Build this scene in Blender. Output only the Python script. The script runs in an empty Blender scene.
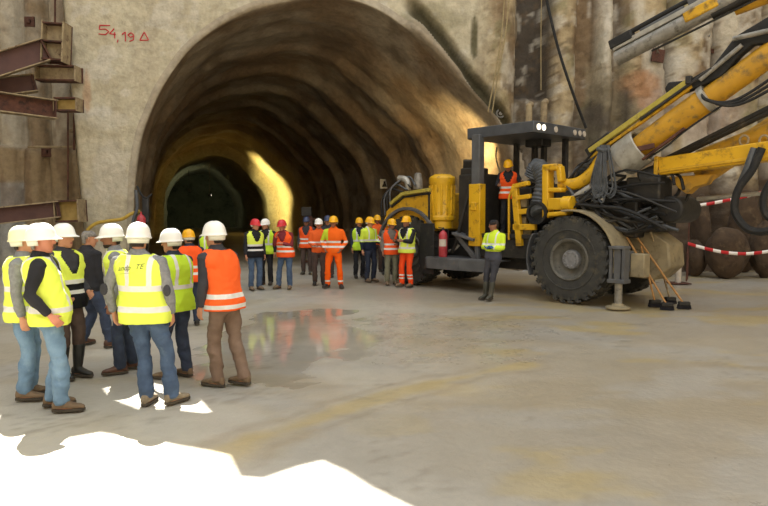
import bpy, bmesh, math, random
import numpy as np
from mathutils import Vector, Matrix
from mathutils.bvhtree import BVHTree
from mathutils.geometry import tessellate_polygon

random.seed(7)
scene = bpy.context.scene
COL = scene.collection
R = math.radians
PI = math.pi

# ------------------------------------------------------------------ camera
CAM_H, F = 1.88, 640.0
TH = math.atan(40 / 640)
FW = Vector((0, math.cos(TH), -math.sin(TH))); UPV = Vector((0, math.sin(TH), math.cos(TH))); RT = Vector((1, 0, 0))
CAM = Vector((0, 0, CAM_H))
cam = bpy.data.cameras.new('camera'); camo = bpy.data.objects.new('camera', cam); COL.objects.link(camo)
cam.sensor_width = 36; cam.lens = 30.0; cam.clip_end = 400
camo.location = CAM; camo.rotation_euler = (PI / 2 - TH, 0, 0)
scene.camera = camo


def ray(px, py): return FW + RT * ((px - 384) / F) + UPV * ((253 - py) / F)
def at(px, py, d):
    r = ray(px, py); return CAM + r * (d / r.y)
def ground(px, py):
    r = ray(px, py); return CAM + r * (-CAM_H / r.z)


# ------------------------------------------------------------------ noise
def _hash(i, j, k, s):
    h = np.sin(i * 127.1 + j * 311.7 + k * 74.7 + s * 53.3) * 43758.5453
    return h - np.floor(h)
def vnoise(p, s=0.0):
    p = np.asarray(p, dtype=np.float64); f = np.floor(p); t = p - f; t = t * t * (3 - 2 * t)
    i, j, k = f[:, 0], f[:, 1], f[:, 2]; x, y, z = t[:, 0], t[:, 1], t[:, 2]
    r = 0
    for a in (0, 1):
        for b in (0, 1):
            for c in (0, 1):
                r = r + _hash(i + a, j + b, k + c, s) * (x if a else 1 - x) * (y if b else 1 - y) * (z if c else 1 - z)
    return r
def fbm(p, s=0.0, o=4):
    p = np.asarray(p, dtype=np.float64); r = np.zeros(len(p)); a = .5; tot = 0
    for q in range(o):
        r += a * vnoise(p * (2 ** q), s + q * 7.3); tot += a; a *= .5
    return r / tot
def sstep(a, b, x):
    t = np.clip((x - a) / (b - a), 0, 1); return t * t * (3 - 2 * t)


# ------------------------------------------------------------------ objects
def tag(o, label=None, cat=None, group=None, kind=None):
    if label: o['label'] = label
    if cat: o['category'] = cat
    if group: o['group'] = group
    if kind: o['kind'] = kind
    return o
def empty(name, loc=(0, 0, 0), rz=0):
    o = bpy.data.objects.new(name, None); COL.objects.link(o)
    o.location = loc; o.rotation_euler = (0, 0, rz); o.empty_display_size = .1
    return o
def link(name, me, parent=None):
    o = bpy.data.objects.new(name, me); COL.objects.link(o)
    if parent is not None: o.parent = parent
    return o
def np_mesh(name, v, f, smooth=True):
    me = bpy.data.meshes.new(name)
    me.from_pydata(np.asarray(v).tolist(), [], f.tolist() if hasattr(f, 'tolist') else f)
    me.update()
    if smooth: me.polygons.foreach_set('use_smooth', [True] * len(me.polygons))
    return me


class MB:
    """collects shapes, then links them as one mesh object"""
    def __init__(s): s.v = []; s.f = []; s.mi = []
    def add(s, v, f, m=0):
        b = len(s.v); s.v += [tuple(x) for x in v]; s.f += [tuple(b + i for i in q) for q in f]; s.mi += [m] * len(f); return s
    def box(s, c, d, rot=None, m=0):
        x, y, z = d[0] / 2, d[1] / 2, d[2] / 2
        v = [Vector((a * x, b * y, e * z)) for e in (-1, 1) for b in (-1, 1) for a in (-1, 1)]
        if rot is not None: v = [rot @ p for p in v]
        v = [p + Vector(c) for p in v]
        return s.add(v, [(0, 2, 3, 1), (4, 5, 7, 6), (0, 1, 5, 4), (2, 6, 7, 3), (0, 4, 6, 2), (1, 3, 7, 5)], m)
    def bar(s, a, b, w, h, up=(0, 0, 1), m=0):
        a = Vector(a); b = Vector(b); d = (b - a).normalized(); u = Vector(up)
        sd = d.cross(u)
        if sd.length < 1e-4: sd = d.cross(Vector((0, 1, 0)))
        sd.normalize(); u = sd.cross(d)
        v = [p + sd * (i * w / 2) + u * (j * h / 2) for p in (a, b) for j in (-1, 1) for i in (-1, 1)]
        return s.add(v, [(0, 2, 3, 1), (4, 5, 7, 6), (0, 1, 5, 4), (2, 6, 7, 3), (0, 4, 6, 2), (1, 3, 7, 5)], m)
    def tube(s, pts, r, n=10, cap=True, m=0, sy=1.0, up=None):
        pts = [Vector(p) for p in pts]; k = len(pts)
        rs = r if isinstance(r, (list, tuple)) else [r] * k
        v = []; f = []; pu = None
        for i, p in enumerate(pts):
            d = (pts[min(i + 1, k - 1)] - pts[max(i - 1, 0)]).normalized()
            if pu is None:
                u = Vector(up) if up else (Vector((0, 0, 1)) if abs(d.z) < .9 else Vector((0, 1, 0)))
            else: u = pu
            u = (u - d * u.dot(d)).normalized(); w = d.cross(u); pu = u
            for j in range(n):
                a = 2 * PI * j / n
                v.append(p + w * (math.cos(a) * rs[i]) + u * (math.sin(a) * rs[i] * sy))
        for i in range(k - 1):
            for j in range(n):
                j2 = (j + 1) % n
                f.append((i * n + j, i * n + j2, (i + 1) * n + j2, (i + 1) * n + j))
        if cap: f.append(tuple(reversed(range(n)))); f.append(tuple((k - 1) * n + j for j in range(n)))
        return s.add(v, f, m)
    def rings(s, rs, cap=True, m=0):
        n = len(rs[0]); v = [p for q in rs for p in q]; f = []
        for i in range(len(rs) - 1):
            for j in range(n):
                j2 = (j + 1) % n
                f.append((i * n + j, i * n + j2, (i + 1) * n + j2, (i + 1) * n + j))
        if cap: f.append(tuple(reversed(range(n)))); f.append(tuple((len(rs) - 1) * n + j for j in range(n)))
        return s.add(v, f, m)
    def lathe(s, prof, c=(0, 0, 0), axis='z', n=24, m=0, cap=True):
        rs = []
        for r, h in prof:
            q = []
            for j in range(n):
                a = 2 * PI * j / n; x, y = math.cos(a) * r, math.sin(a) * r
                p = {'z': (x, y, h), 'y': (x, -h, y), 'x': (h, x, y)}[axis]
                q.append(Vector(p) + Vector(c))
            rs.append(q)
        return s.rings(rs, cap, m)
    def prism(s, poly, off, m=0):
        """poly: 3D points of a planar outline, off: extrusion vector"""
        poly = [Vector(p) for p in poly]; off = Vector(off); n = len(poly)
        v = poly + [p + off for p in poly]
        tri = tessellate_polygon([poly])
        f = [tuple(t) for t in tri] + [tuple(n + i for i in reversed(t)) for t in tri]
        f += [(i, (i + 1) % n, n + (i + 1) % n, n + i) for i in range(n)]
        return s.add(v, f, m)
    def mesh(s, name, smooth=False):
        me = bpy.data.meshes.new(name); me.from_pydata([tuple(p) for p in s.v], [], s.f)
        bm = bmesh.new(); bm.from_mesh(me); bmesh.ops.recalc_face_normals(bm, faces=bm.faces); bm.to_mesh(me); bm.free()
        me.polygons.foreach_set('material_index', s.mi)
        if smooth: me.polygons.foreach_set('use_smooth', [True] * len(me.polygons))
        me.update(); return me
    def build(s, name, mats, parent=None, smooth=False, bevel=0, loc=None):
        me = s.mesh(name, smooth or bevel > 0)
        for x in (mats if isinstance(mats, (list, tuple)) else [mats]): me.materials.append(x)
        o = link(name, me, parent)
        if loc is not None: o.location = loc
        if bevel:
            b = o.modifiers.new('bevel', 'BEVEL'); b.width = bevel; b.segments = 2; b.limit_method = 'ANGLE'; b.angle_limit = R(40)
        if smooth or bevel:
            me.set_sharp_from_angle(angle=R(38))
        return o


def curve_pts(pts, n=8):
    pts = [Vector(p) for p in pts]; P = [pts[0] * 2 - pts[1]] + pts + [pts[-1] * 2 - pts[-2]]; out = []
    for i in range(1, len(P) - 2):
        for k in range(n):
            t = k / n
            out.append(.5 * ((2 * P[i]) + (P[i + 1] - P[i - 1]) * t + (2 * P[i - 1] - 5 * P[i] + 4 * P[i + 1] - P[i + 2]) * t * t + (3 * P[i] - P[i - 1] - 3 * P[i + 1] + P[i + 2]) * t ** 3))
    out.append(pts[-1]); return out


# ------------------------------------------------------------------ materials
def lin(c):
    if isinstance(c, str):
        c = [int(c[i:i + 2], 16) / 255 for i in (0, 2, 4)]
        c = [x / 12.92 if x <= .04045 else ((x + .055) / 1.055) ** 2.4 for x in c]
    return (c[0], c[1], c[2], 1)


def material(name, c1, c2=None, scale=6, rough=.7, metal=0, bump=0, bscale=None, c3=None, c3scale=3, c3amt=.6, spec=.5, detail=5, coat=0):
    m = bpy.data.materials.new(name); m.use_nodes = True; t = m.node_tree; N = t.nodes; L = t.links
    b = N['Principled BSDF']; b.inputs['Roughness'].default_value = rough; b.inputs['Metallic'].default_value = metal
    b.inputs['Specular IOR Level'].default_value = spec; b.inputs['Coat Weight'].default_value = coat
    tc = N.new('ShaderNodeTexCoord'); out = None
    c2 = c2 or c1
    n = N.new('ShaderNodeTexNoise'); n.inputs['Scale'].default_value = scale; n.inputs['Detail'].default_value = detail
    L.new(tc.outputs['Object'], n.inputs['Vector'])
    rp = N.new('ShaderNodeValToRGB'); rp.color_ramp.elements[0].position = .35; rp.color_ramp.elements[1].position = .65
    rp.color_ramp.elements[0].color = lin(c1); rp.color_ramp.elements[1].color = lin(c2)
    L.new(n.outputs['Fac'], rp.inputs['Fac']); out = rp.outputs['Color']
    if c3:
        n3 = N.new('ShaderNodeTexNoise'); n3.inputs['Scale'].default_value = c3scale; n3.inputs['Detail'].default_value = 6; n3.inputs['Roughness'].default_value = .65
        L.new(tc.outputs['Object'], n3.inputs['Vector'])
        r3 = N.new('ShaderNodeValToRGB'); r3.color_ramp.elements[0].position = 1 - c3amt; r3.color_ramp.elements[1].position = min(1, 1 - c3amt + .16)
        r3.color_ramp.elements[0].color = (0, 0, 0, 1); r3.color_ramp.elements[1].color = (1, 1, 1, 1)
        L.new(n3.outputs['Fac'], r3.inputs['Fac'])
        mx = N.new('ShaderNodeMixRGB'); mx.inputs[2].default_value = lin(c3); L.new(r3.outputs['Color'], mx.inputs[0]); L.new(out, mx.inputs[1]); out = mx.outputs[0]
    L.new(out, b.inputs['Base Color'])
    if bump:
        nb = N.new('ShaderNodeTexNoise'); nb.inputs['Scale'].default_value = bscale or scale * 3; nb.inputs['Detail'].default_value = 6
        L.new(tc.outputs['Object'], nb.inputs['Vector'])
        bp = N.new('ShaderNodeBump'); bp.inputs['Strength'].default_value = bump; bp.inputs['Distance'].default_value = .03
        L.new(nb.outputs['Fac'], bp.inputs['Height']); L.new(bp.outputs['Normal'], b.inputs['Normal'])
    return m


def attr_material(name, rough=.85, bump=.5, bscale=9, nscale=5, namt=.25, spec=.35, wet=False):
    """base colour from the mesh's own 'tint' attribute (paint, stains, kinds of concrete, painted light and shade), broken up by noise"""
    m = bpy.data.materials.new(name); m.use_nodes = True; t = m.node_tree; N = t.nodes; L = t.links
    b = N['Principled BSDF']; b.inputs['Roughness'].default_value = rough; b.inputs['Specular IOR Level'].default_value = spec
    a = N.new('ShaderNodeAttribute'); a.attribute_name = 'tint'; tc = N.new('ShaderNodeTexCoord')
    n = N.new('ShaderNodeTexNoise'); n.inputs['Scale'].default_value = nscale; n.inputs['Detail'].default_value = 9; n.inputs['Roughness'].default_value = .7
    L.new(tc.outputs['Object'], n.inputs['Vector'])
    mr = N.new('ShaderNodeMapRange'); mr.inputs['From Min'].default_value = .25; mr.inputs['From Max'].default_value = .75; mr.inputs['To Min'].default_value = 1 - namt; mr.inputs['To Max'].default_value = 1 + namt
    L.new(n.outputs['Fac'], mr.inputs['Value'])
    mx = N.new('ShaderNodeVectorMath'); mx.operation = 'SCALE'
    L.new(a.outputs['Color'], mx.inputs[0]); L.new(mr.outputs['Result'], mx.inputs['Scale']); L.new(mx.outputs['Vector'], b.inputs['Base Color'])
    nb = N.new('ShaderNodeTexNoise'); nb.inputs['Scale'].default_value = bscale; nb.inputs['Detail'].default_value = 8
    L.new(tc.outputs['Object'], nb.inputs['Vector'])
    bp = N.new('ShaderNodeBump'); bp.inputs['Distance'].default_value = .05; bp.inputs['Strength'].default_value = bump
    L.new(nb.outputs['Fac'], bp.inputs['Height']); L.new(bp.outputs['Normal'], b.inputs['Normal'])
    if wet:
        w = N.new('ShaderNodeAttribute'); w.attribute_name = 'wet'
        rr = N.new('ShaderNodeMapRange'); rr.inputs['To Min'].default_value = rough; rr.inputs['To Max'].default_value = .06
        L.new(w.outputs['Fac'], rr.inputs['Value'])
        n2 = N.new('ShaderNodeMath'); n2.operation = 'MULTIPLY_ADD'; n2.inputs[1].default_value = .16; n2.inputs[2].default_value = -.08
        L.new(n.outputs['Fac'], n2.inputs[0])
        ad = N.new('ShaderNodeMath'); ad.use_clamp = True; L.new(rr.outputs['Result'], ad.inputs[0]); L.new(n2.outputs[0], ad.inputs[1])
        L.new(ad.outputs[0], b.inputs['Roughness'])
        bs = N.new('ShaderNodeMapRange'); bs.inputs['To Min'].default_value = bump; bs.inputs['To Max'].default_value = .02
        L.new(w.outputs['Fac'], bs.inputs['Value']); L.new(bs.outputs['Result'], bp.inputs['Strength'])
    return m


def set_attr(me, tint=None, wet=None):
    n = len(me.vertices)
    if tint is not None:
        a = me.attributes.new('tint', 'FLOAT_COLOR', 'POINT'); c = np.ones((n, 4)); c[:, :3] = tint; a.data.foreach_set('color', c.ravel())
    if wet is not None:
        a = me.attributes.new('wet', 'FLOAT', 'POINT'); a.data.foreach_set('value', wet)


def banded(name, base, bands=(), straps=(), second=None, second_bands=(), silver='D8D8D4', strap_z=(1.0, 9), second_xmax=None):
    """woven hi-vis cloth with reflective tape sewn on: bands are heights, straps are |x| ranges on the garment"""
    m = bpy.data.materials.new(name); m.use_nodes = True; t = m.node_tree; N = t.nodes; L = t.links
    b = N['Principled BSDF']; b.inputs['Roughness'].default_value = .8; b.inputs['Specular IOR Level'].default_value = .2
    tc = N.new('ShaderNodeTexCoord'); sp = N.new('ShaderNodeSeparateXYZ'); L.new(tc.outputs['Object'], sp.inputs[0])
    def comp(sock, lo, hi):
        c = N.new('ShaderNodeMath'); c.operation = 'COMPARE'; L.new(sock, c.inputs[0]); c.inputs[1].default_value = (lo + hi) / 2; c.inputs[2].default_value = (hi - lo) / 2; return c.outputs[0]
    def add(a, c):
        q = N.new('ShaderNodeMath'); q.operation = 'MAXIMUM'; L.new(a, q.inputs[0]); L.new(c, q.inputs[1]); return q.outputs[0]
    col = N.new('ShaderNodeRGB'); col.outputs[0].default_value = lin(base); out = col.outputs[0]
    def mixin(fac, c):
        nonlocal out
        x = N.new('ShaderNodeMixRGB'); x.inputs[2].default_value = lin(c); L.new(fac, x.inputs[0]); L.new(out, x.inputs[1]); out = x.outputs[0]
    if second:
        f = None
        for lo, hi in second_bands: q = comp(sp.outputs['Z'], lo, hi); f = q if f is None else add(f, q)
        if second_xmax is not None:
            lt = N.new('ShaderNodeMath'); lt.operation = 'LESS_THAN'; lt.inputs[1].default_value = second_xmax; L.new(sp.outputs['X'], lt.inputs[0])
            ml = N.new('ShaderNodeMath'); ml.operation = 'MULTIPLY'; L.new(f, ml.inputs[0]); L.new(lt.outputs[0], ml.inputs[1]); f = ml.outputs[0]
        mixin(f, second)
    f = None
    for lo, hi in bands: q = comp(sp.outputs['Z'], lo, hi); f = q if f is None else add(f, q)
    if straps:
        ab = N.new('ShaderNodeMath'); ab.operation = 'ABSOLUTE'; L.new(sp.outputs['X'], ab.inputs[0])
        zz = comp(sp.outputs['Z'], *strap_z)
        for lo, hi in straps:
            q = comp(ab.outputs[0], lo, hi); w = N.new('ShaderNodeMath'); w.operation = 'MULTIPLY'; L.new(q, w.inputs[0]); L.new(zz, w.inputs[1])
            f = w.outputs[0] if f is None else add(f, w.outputs[0])
    if f is not None: mixin(f, silver)
    L.new(out, b.inputs['Base Color'])
    n = N.new('ShaderNodeTexNoise'); n.inputs['Scale'].default_value = 14; n.inputs['Detail'].default_value = 4; L.new(tc.outputs['Object'], n.inputs['Vector'])
    bp = N.new('ShaderNodeBump'); bp.inputs['Strength'].default_value = .35; bp.inputs['Distance'].default_value = .02
    L.new(n.outputs['Fac'], bp.inputs['Height']); L.new(bp.outputs['Normal'], b.inputs['Normal'])
    return m


def striped(name, c1, c2, freq, slope=1.0):
    m = bpy.data.materials.new(name); m.use_nodes = True; t = m.node_tree; N = t.nodes; L = t.links
    b = N['Principled BSDF']; b.inputs['Roughness'].default_value = .45
    tc = N.new('ShaderNodeTexCoord'); sp = N.new('ShaderNodeSeparateXYZ'); L.new(tc.outputs['Object'], sp.inputs[0])
    a = N.new('ShaderNodeMath'); a.operation = 'MULTIPLY_ADD'; a.inputs[1].default_value = slope; L.new(sp.outputs['Z'], a.inputs[0]); L.new(sp.outputs['X'], a.inputs[2])
    k = N.new('ShaderNodeMath'); k.operation = 'MULTIPLY'; k.inputs[1].default_value = freq; L.new(a.outputs[0], k.inputs[0])
    fr = N.new('ShaderNodeMath'); fr.operation = 'FRACT'; L.new(k.outputs[0], fr.inputs[0])
    g = N.new('ShaderNodeMath'); g.operation = 'GREATER_THAN'; g.inputs[1].default_value = .5; L.new(fr.outputs[0], g.inputs[0])
    x = N.new('ShaderNodeMixRGB'); x.inputs[1].default_value = lin(c1); x.inputs[2].default_value = lin(c2); L.new(g.outputs[0], x.inputs[0]); L.new(x.outputs[0], b.inputs['Base Color'])
    return m


def emitter(name, c, s):
    m = bpy.data.materials.new(name); m.use_nodes = True; b = m.node_tree.nodes['Principled BSDF']
    b.inputs['Emission Color'].default_value = lin(c); b.inputs['Emission Strength'].default_value = s; b.inputs['Base Color'].default_value = lin(c)
    return m


MT = dict(
    yellow=material('machine_yellow', 'BE9014', 'CFA11E', 3, .5, c3='6B5326', c3scale=5, c3amt=.47, bump=.12, bscale=10),
    yellow_clean=material('clean_machine_yellow', 'CC9C10', 'D9AA1A', 2, .45, c3='84641F', c3scale=6, c3amt=.45),
    boom_yellow=material('worn_boom_yellow', 'AE8118', 'C49320', 3, .55, c3='6A5836', c3scale=4, c3amt=.48, bump=.15, bscale=12),
    beige=material('dusty_beige_paint', '978A6C', '7F745C', 4, .7, c3='5A5038', c3scale=6, c3amt=.45, bump=.2),
    dark=material('dark_machine_metal', '1B1A18', '2A2723', 5, .6, c3='4A4236', c3scale=4, c3amt=.42, bump=.2),
    black=material('black_rubber', '131313', '1E1D1C', 8, .75, c3='3A362E', c3scale=5, c3amt=.42, bump=.2),
    tyre=material('dusty_tyre_rubber', '30302E', '3F3E3A', 5, .85, c3='57503F', c3scale=4, c3amt=.46, bump=.35, bscale=25),
    rim=material('dusty_rim_metal', '55534D', '6A675E', 6, .7, metal=.2, c3='332F28', c3scale=9, c3amt=.45, bump=.25),
    hub=material('grey_hub_metal', '77777A', '8B8B8C', 12, .6, metal=.2, bump=.3, bscale=25),
    grey=material('grey_machine_paint', '4B4C4E', '5B5C5E', 4, .55, c3='6C6759', c3scale=5, c3amt=.40, bump=.1),
    canopy=material('dark_grey_canopy_paint', '3A3D42', '4A4D52', 3, .45, c3='55534C', c3scale=6, c3amt=.38),
    steel=material('worn_grey_steel', '7E7B74', '96928A', 8, .5, metal=.35, c3='4C463B', c3scale=6, c3amt=.46, bump=.2),
    silver=material('silver_sleeve_metal', '9A978E', 'B0ADA4', 7, .42, metal=.4, c3='6A6252', c3scale=5, c3amt=.42, bump=.15),
    cable=material('grey_cable_sheath', '3F4245', '53565A', 9, .6),
    lime=material('faded_lime_rail_paint', '9C8E35', 'B3A348', 6, .5, c3='5D522A', c3scale=6, c3amt=.45),
    rust=material('rusty_steel', '4B2D22', '5E3B2C', 6, .85, c3='33201A', c3scale=5, c3amt=.5, bump=.35),
    beam=material('brown_primer_steel', '4E332E', '5A3C35', 3, .7, c3='70574A', c3scale=4, c3amt=.38, bump=.1),
    dust=material('dusty_flange_steel', 'A08F6E', '85745A', 5, .85, c3='5A4030', c3scale=6, c3amt=.45, bump=.3),
    timber=material('pale_packing_timber', 'B09556', '9B8148', 6, .8, c3='6E5632', c3scale=5, c3amt=.4, bump=.3),
    wood=material('broom_wood', 'B98B52', 'A47743', 12, .6),
    bristle=material('dark_bristles', '17161B', '24222A', 60, .9, bump=.9, bscale=120),
    red=material('extinguisher_red', 'A63038', 'B8434A', 8, .45, c3='B8807C', c3scale=6, c3amt=.4),
    label=material('paper_label', 'C9BFB0', 'B8ADA0', 8, .7),
    hose_yellow=material('yellow_hose', 'B99A3A', 'A88930', 8, .6),
    face=material('grey_green_rock_face', '4C5040', '5C5F4C', 1.2, .95, bump=.6, c3='2E3026', c3scale=.6, c3amt=.5),
    rope=material('pale_rope', '9C8C66', '8A7A58', 20, .9),
    rock=material('brown_rock', '4E3D2C', '3C2E20', 4, .95, c3='66543E', c3scale=3, c3amt=.45, bump=.9, bscale=8),
    paint_red=material('red_spray_paint', 'B0262E', 'C03A40', 10, .8),
    sign=material('white_sign_board', 'C4C0B4', 'B4B0A4', 8, .6),
    ink=material('black_sign_ink', '22201E', '22201E', 8, .8),
    lamp=emitter('floodlight_glass', 'FFDFA0', 6), led=emitter('work_lamp_glass', 'FFF3DA', 1.0),
    skin=material('tan_skin', 'B98263', 'C48E70', 9, .55), skin_red=material('ruddy_skin', 'B5745A', 'C48268', 9, .55), skin_dark=material('brown_skin', '8C5E45', '9A6A50', 9, .55),
    lips=material('lip_skin', '9A5850', 'A4645A', 9, .5), eye=material('dark_eye', '1C1512', '1C1512', 5, .3),
    hair=material('dark_hair', '241B16', '33261E', 40, .7, bump=.6, bscale=90), hair_grey=material('grey_hair', '8F8A84', '6F6B66', 40, .7, bump=.6, bscale=90),
    hat_white=material('white_helmet_plastic', 'E9E8E2', 'F2F1EC', 3, .35), hat_cream=material('cream_helmet_plastic', 'E4E3B8', 'E9E8C4', 3, .4),
    hat_yellow=material('yellow_helmet_plastic', 'E8A90E', 'EFB41A', 3, .38), hat_red=material('red_helmet_plastic', 'C21F2C', 'CC2E38', 3, .38),
    hat_blue=material('navy_helmet_plastic', '2C3550', '364060', 3, .4), cap_black=material('black_knit_cap', '17161A', '222024', 40, .9, bump=.5),
    strap=material('helmet_strap', 'D5D6C8', 'E2E3D6', 5, .6), slot=material('helmet_slot', '3A3A38', '3A3A38', 5, .7),
    jeans=material('blue_denim', '3A4C66', '4A5F7C', 9, .85, c3='63788F', c3scale=4, c3amt=.42, bump=.3, bscale=30),
    jeans_light=material('light_blue_denim', '5F7C98', '7492AD', 7, .85, c3='86A2B8', c3scale=4, c3amt=.42, bump=.3, bscale=30),
    jeans_dark=material('dark_denim', '262F42', '323D54', 8, .85, bump=.3, bscale=30),
    brown_cloth=material('brown_trouser_cloth', '6E5A4C', '7C6758', 7, .85, bump=.25, bscale=25), brown_dark=material('dark_brown_trouser_cloth', '453630', '52413A', 7, .85, bump=.25, bscale=25),
    navy=material('navy_cloth', '1E2433', '283044', 6, .85, bump=.25, bscale=25), black_cloth=material('black_cloth', '15151A', '202026', 6, .85, bump=.25, bscale=25),
    grey_cloth=material('grey_knit', '76777A', '868789', 30, .9, bump=.3, bscale=60), charcoal=material('charcoal_cloth', '2E2E34', '3A3A40', 6, .85, bump=.25, bscale=25),
    olive=material('grey_green_trouser_cloth', '6B6A58', '7A7A66', 7, .85, bump=.25, bscale=25), maroon=material('dark_red_knit', '6E1F28', '7E2A32', 20, .85, bump=.25),
    grey_brown=material('grey_brown_cloth', '6A6058', '787068', 7, .85, bump=.25), suede=material('brown_boot_leather', '7A6650', '6A5742', 8, .8, c3='8E7C64', c3scale=6, c3amt=.45, bump=.3),
    suede_pale=material('pale_boot_leather', '8C7F6A', '7A6E5A', 8, .8, c3='A09480', c3scale=6, c3amt=.45, bump=.3), boot_black=material('black_boot_leather', '1E1C1A', '2A2724', 8, .6, bump=.2),
    rubber=material('black_rubber_boot', '1C1D1C', '272826', 6, .45), rubber_green=material('muddy_rubber_boot', '34342A', '46443A', 5, .6, c3='5E5848', c3scale=5, c3amt=.42),
    sole=material('boot_sole', '3A342C', '4A4338', 9, .85), brown_shoe=material('brown_shoe_leather', '4E3428', '5A3D30', 8, .55), blue_glove=material('blue_glove', '1F4E86', '285C98', 8, .7), ink_grey=material('grey_print', '8E9060', '8E9060', 5, .8),
)
YG, OR = 'E2F25E', 'F0642A'
HV = dict(
    yg=banded('yellow_green_vest', YG, [(.93, .985), (1.13, 1.185)], [(.085, .13)], strap_z=(1.15, 9)),
    yg_plain=banded('yellow_green_vest_low_tape', YG, [(.96, 1.01)], [(.10, .14)], strap_z=(.98, 9)),
    yg_black=banded('yellow_and_black_vest', YG, [(.985, 1.03), (1.10, 1.15)], [], 'black' and '16161A', [(.80, .985), (1.03, 1.10)]),
    green=banded('green_vest', 'C2E53A', [(1.08, 1.13)], [(.09, .13)], strap_z=(1.08, 9)),
    orng=banded('orange_vest', OR, [(.86, .905), (.97, 1.02)], []),
    orng2=banded('orange_vest_two_tapes', 'F05A24', [(.95, 1.0), (1.07, 1.12)], []),
    orng_suit=banded('orange_jacket', 'F26A1C', [(1.0, 1.05), (1.12, 1.17)], [], 'C8DC3A', [(1.18, 9)], second_xmax=-.12),
    orng_jkt=banded('orange_jacket_taped', 'E8662C', [(1.02, 1.06), (1.13, 1.17)], []),
    orng_trs=banded('orange_trousers', 'F2600F', [(.15, .19)], []), orng_red_trs=banded('red_orange_trousers', 'EE4E1E', [(.20, .235), (.28, .315)], []),
    yg_navy=banded('yellow_and_navy_jacket', 'CFE64A', [(1.12, 1.17)], [(.10, .135)], '1E2638', [(.5, 1.10)], strap_z=(1.12, 9)),
    yg_grey=banded('yellow_and_grey_jacket', 'CFE83C', [(1.20, 1.24)], [(.09, .12)], '4A4C58', [(.5, 1.06)], strap_z=(1.1, 9)),
)


# ------------------------------------------------------------------ people
def fuse(mb, voxel, sm=3):
    me = bpy.data.meshes.new('tmp'); me.from_pydata(mb.v, [], mb.f)
    bm = bmesh.new(); bm.from_mesh(me); bmesh.ops.recalc_face_normals(bm, faces=bm.faces); bm.to_mesh(me); bm.free()
    o = bpy.data.objects.new('tmp', me); COL.objects.link(o)
    r = o.modifiers.new('r', 'REMESH'); r.mode = 'VOXEL'; r.voxel_size = voxel
    if sm:
        s = o.modifiers.new('s', 'SMOOTH'); s.factor = .5; s.iterations = sm
    dg = bpy.context.evaluated_depsgraph_get(); ev = o.evaluated_get(dg); m2 = bpy.data.meshes.new_from_object(ev)
    bpy.data.objects.remove(o); bpy.data.meshes.remove(me)
    m2.polygons.foreach_set('use_smooth', [True] * len(m2.polygons)); return m2


def wrinkle(me, amp, fx=7, fz=16, seed=0):
    n = len(me.vertices); co = np.empty(n * 3); no = np.empty(n * 3)
    me.vertices.foreach_get('co', co); me.vertices.foreach_get('normal', no); co = co.reshape(-1, 3); no = no.reshape(-1, 3)
    q = co * np.array([fx, fx, fz]) + seed * 3.1
    q[:, 2] += 3 * vnoise(co * 5 + seed, 3.0)
    d = (fbm(q, seed, 2) - .5) * 2 * amp
    me.vertices.foreach_set('co', (co + no * d[:, None]).ravel()); me.update()


def ell(c, rx, ry, n=28, power=2.3, ax=None):
    out = []
    for j in range(n):
        a = 2 * PI * j / n; ca, sa = math.cos(a), math.sin(a)
        x = math.copysign(abs(ca) ** (2 / power), ca) * rx; y = math.copysign(abs(sa) ** (2 / power), sa) * ry
        out.append(Vector(c) + (ax[0] * x + ax[1] * y if ax else Vector((x, y, 0))))
    return out


TORSO = [(.80, .150, .100), (.86, .165, .115), (.93, .175, .122), (1.0, .165, .115), (1.07, .158, .108), (1.15, .163, .112), (1.23, .175, .120), (1.31, .185, .124), (1.37, .186, .118), (1.415, .172, .104), (1.45, .135, .088), (1.475, .095, .074), (1.50, .070, .066)]


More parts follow.
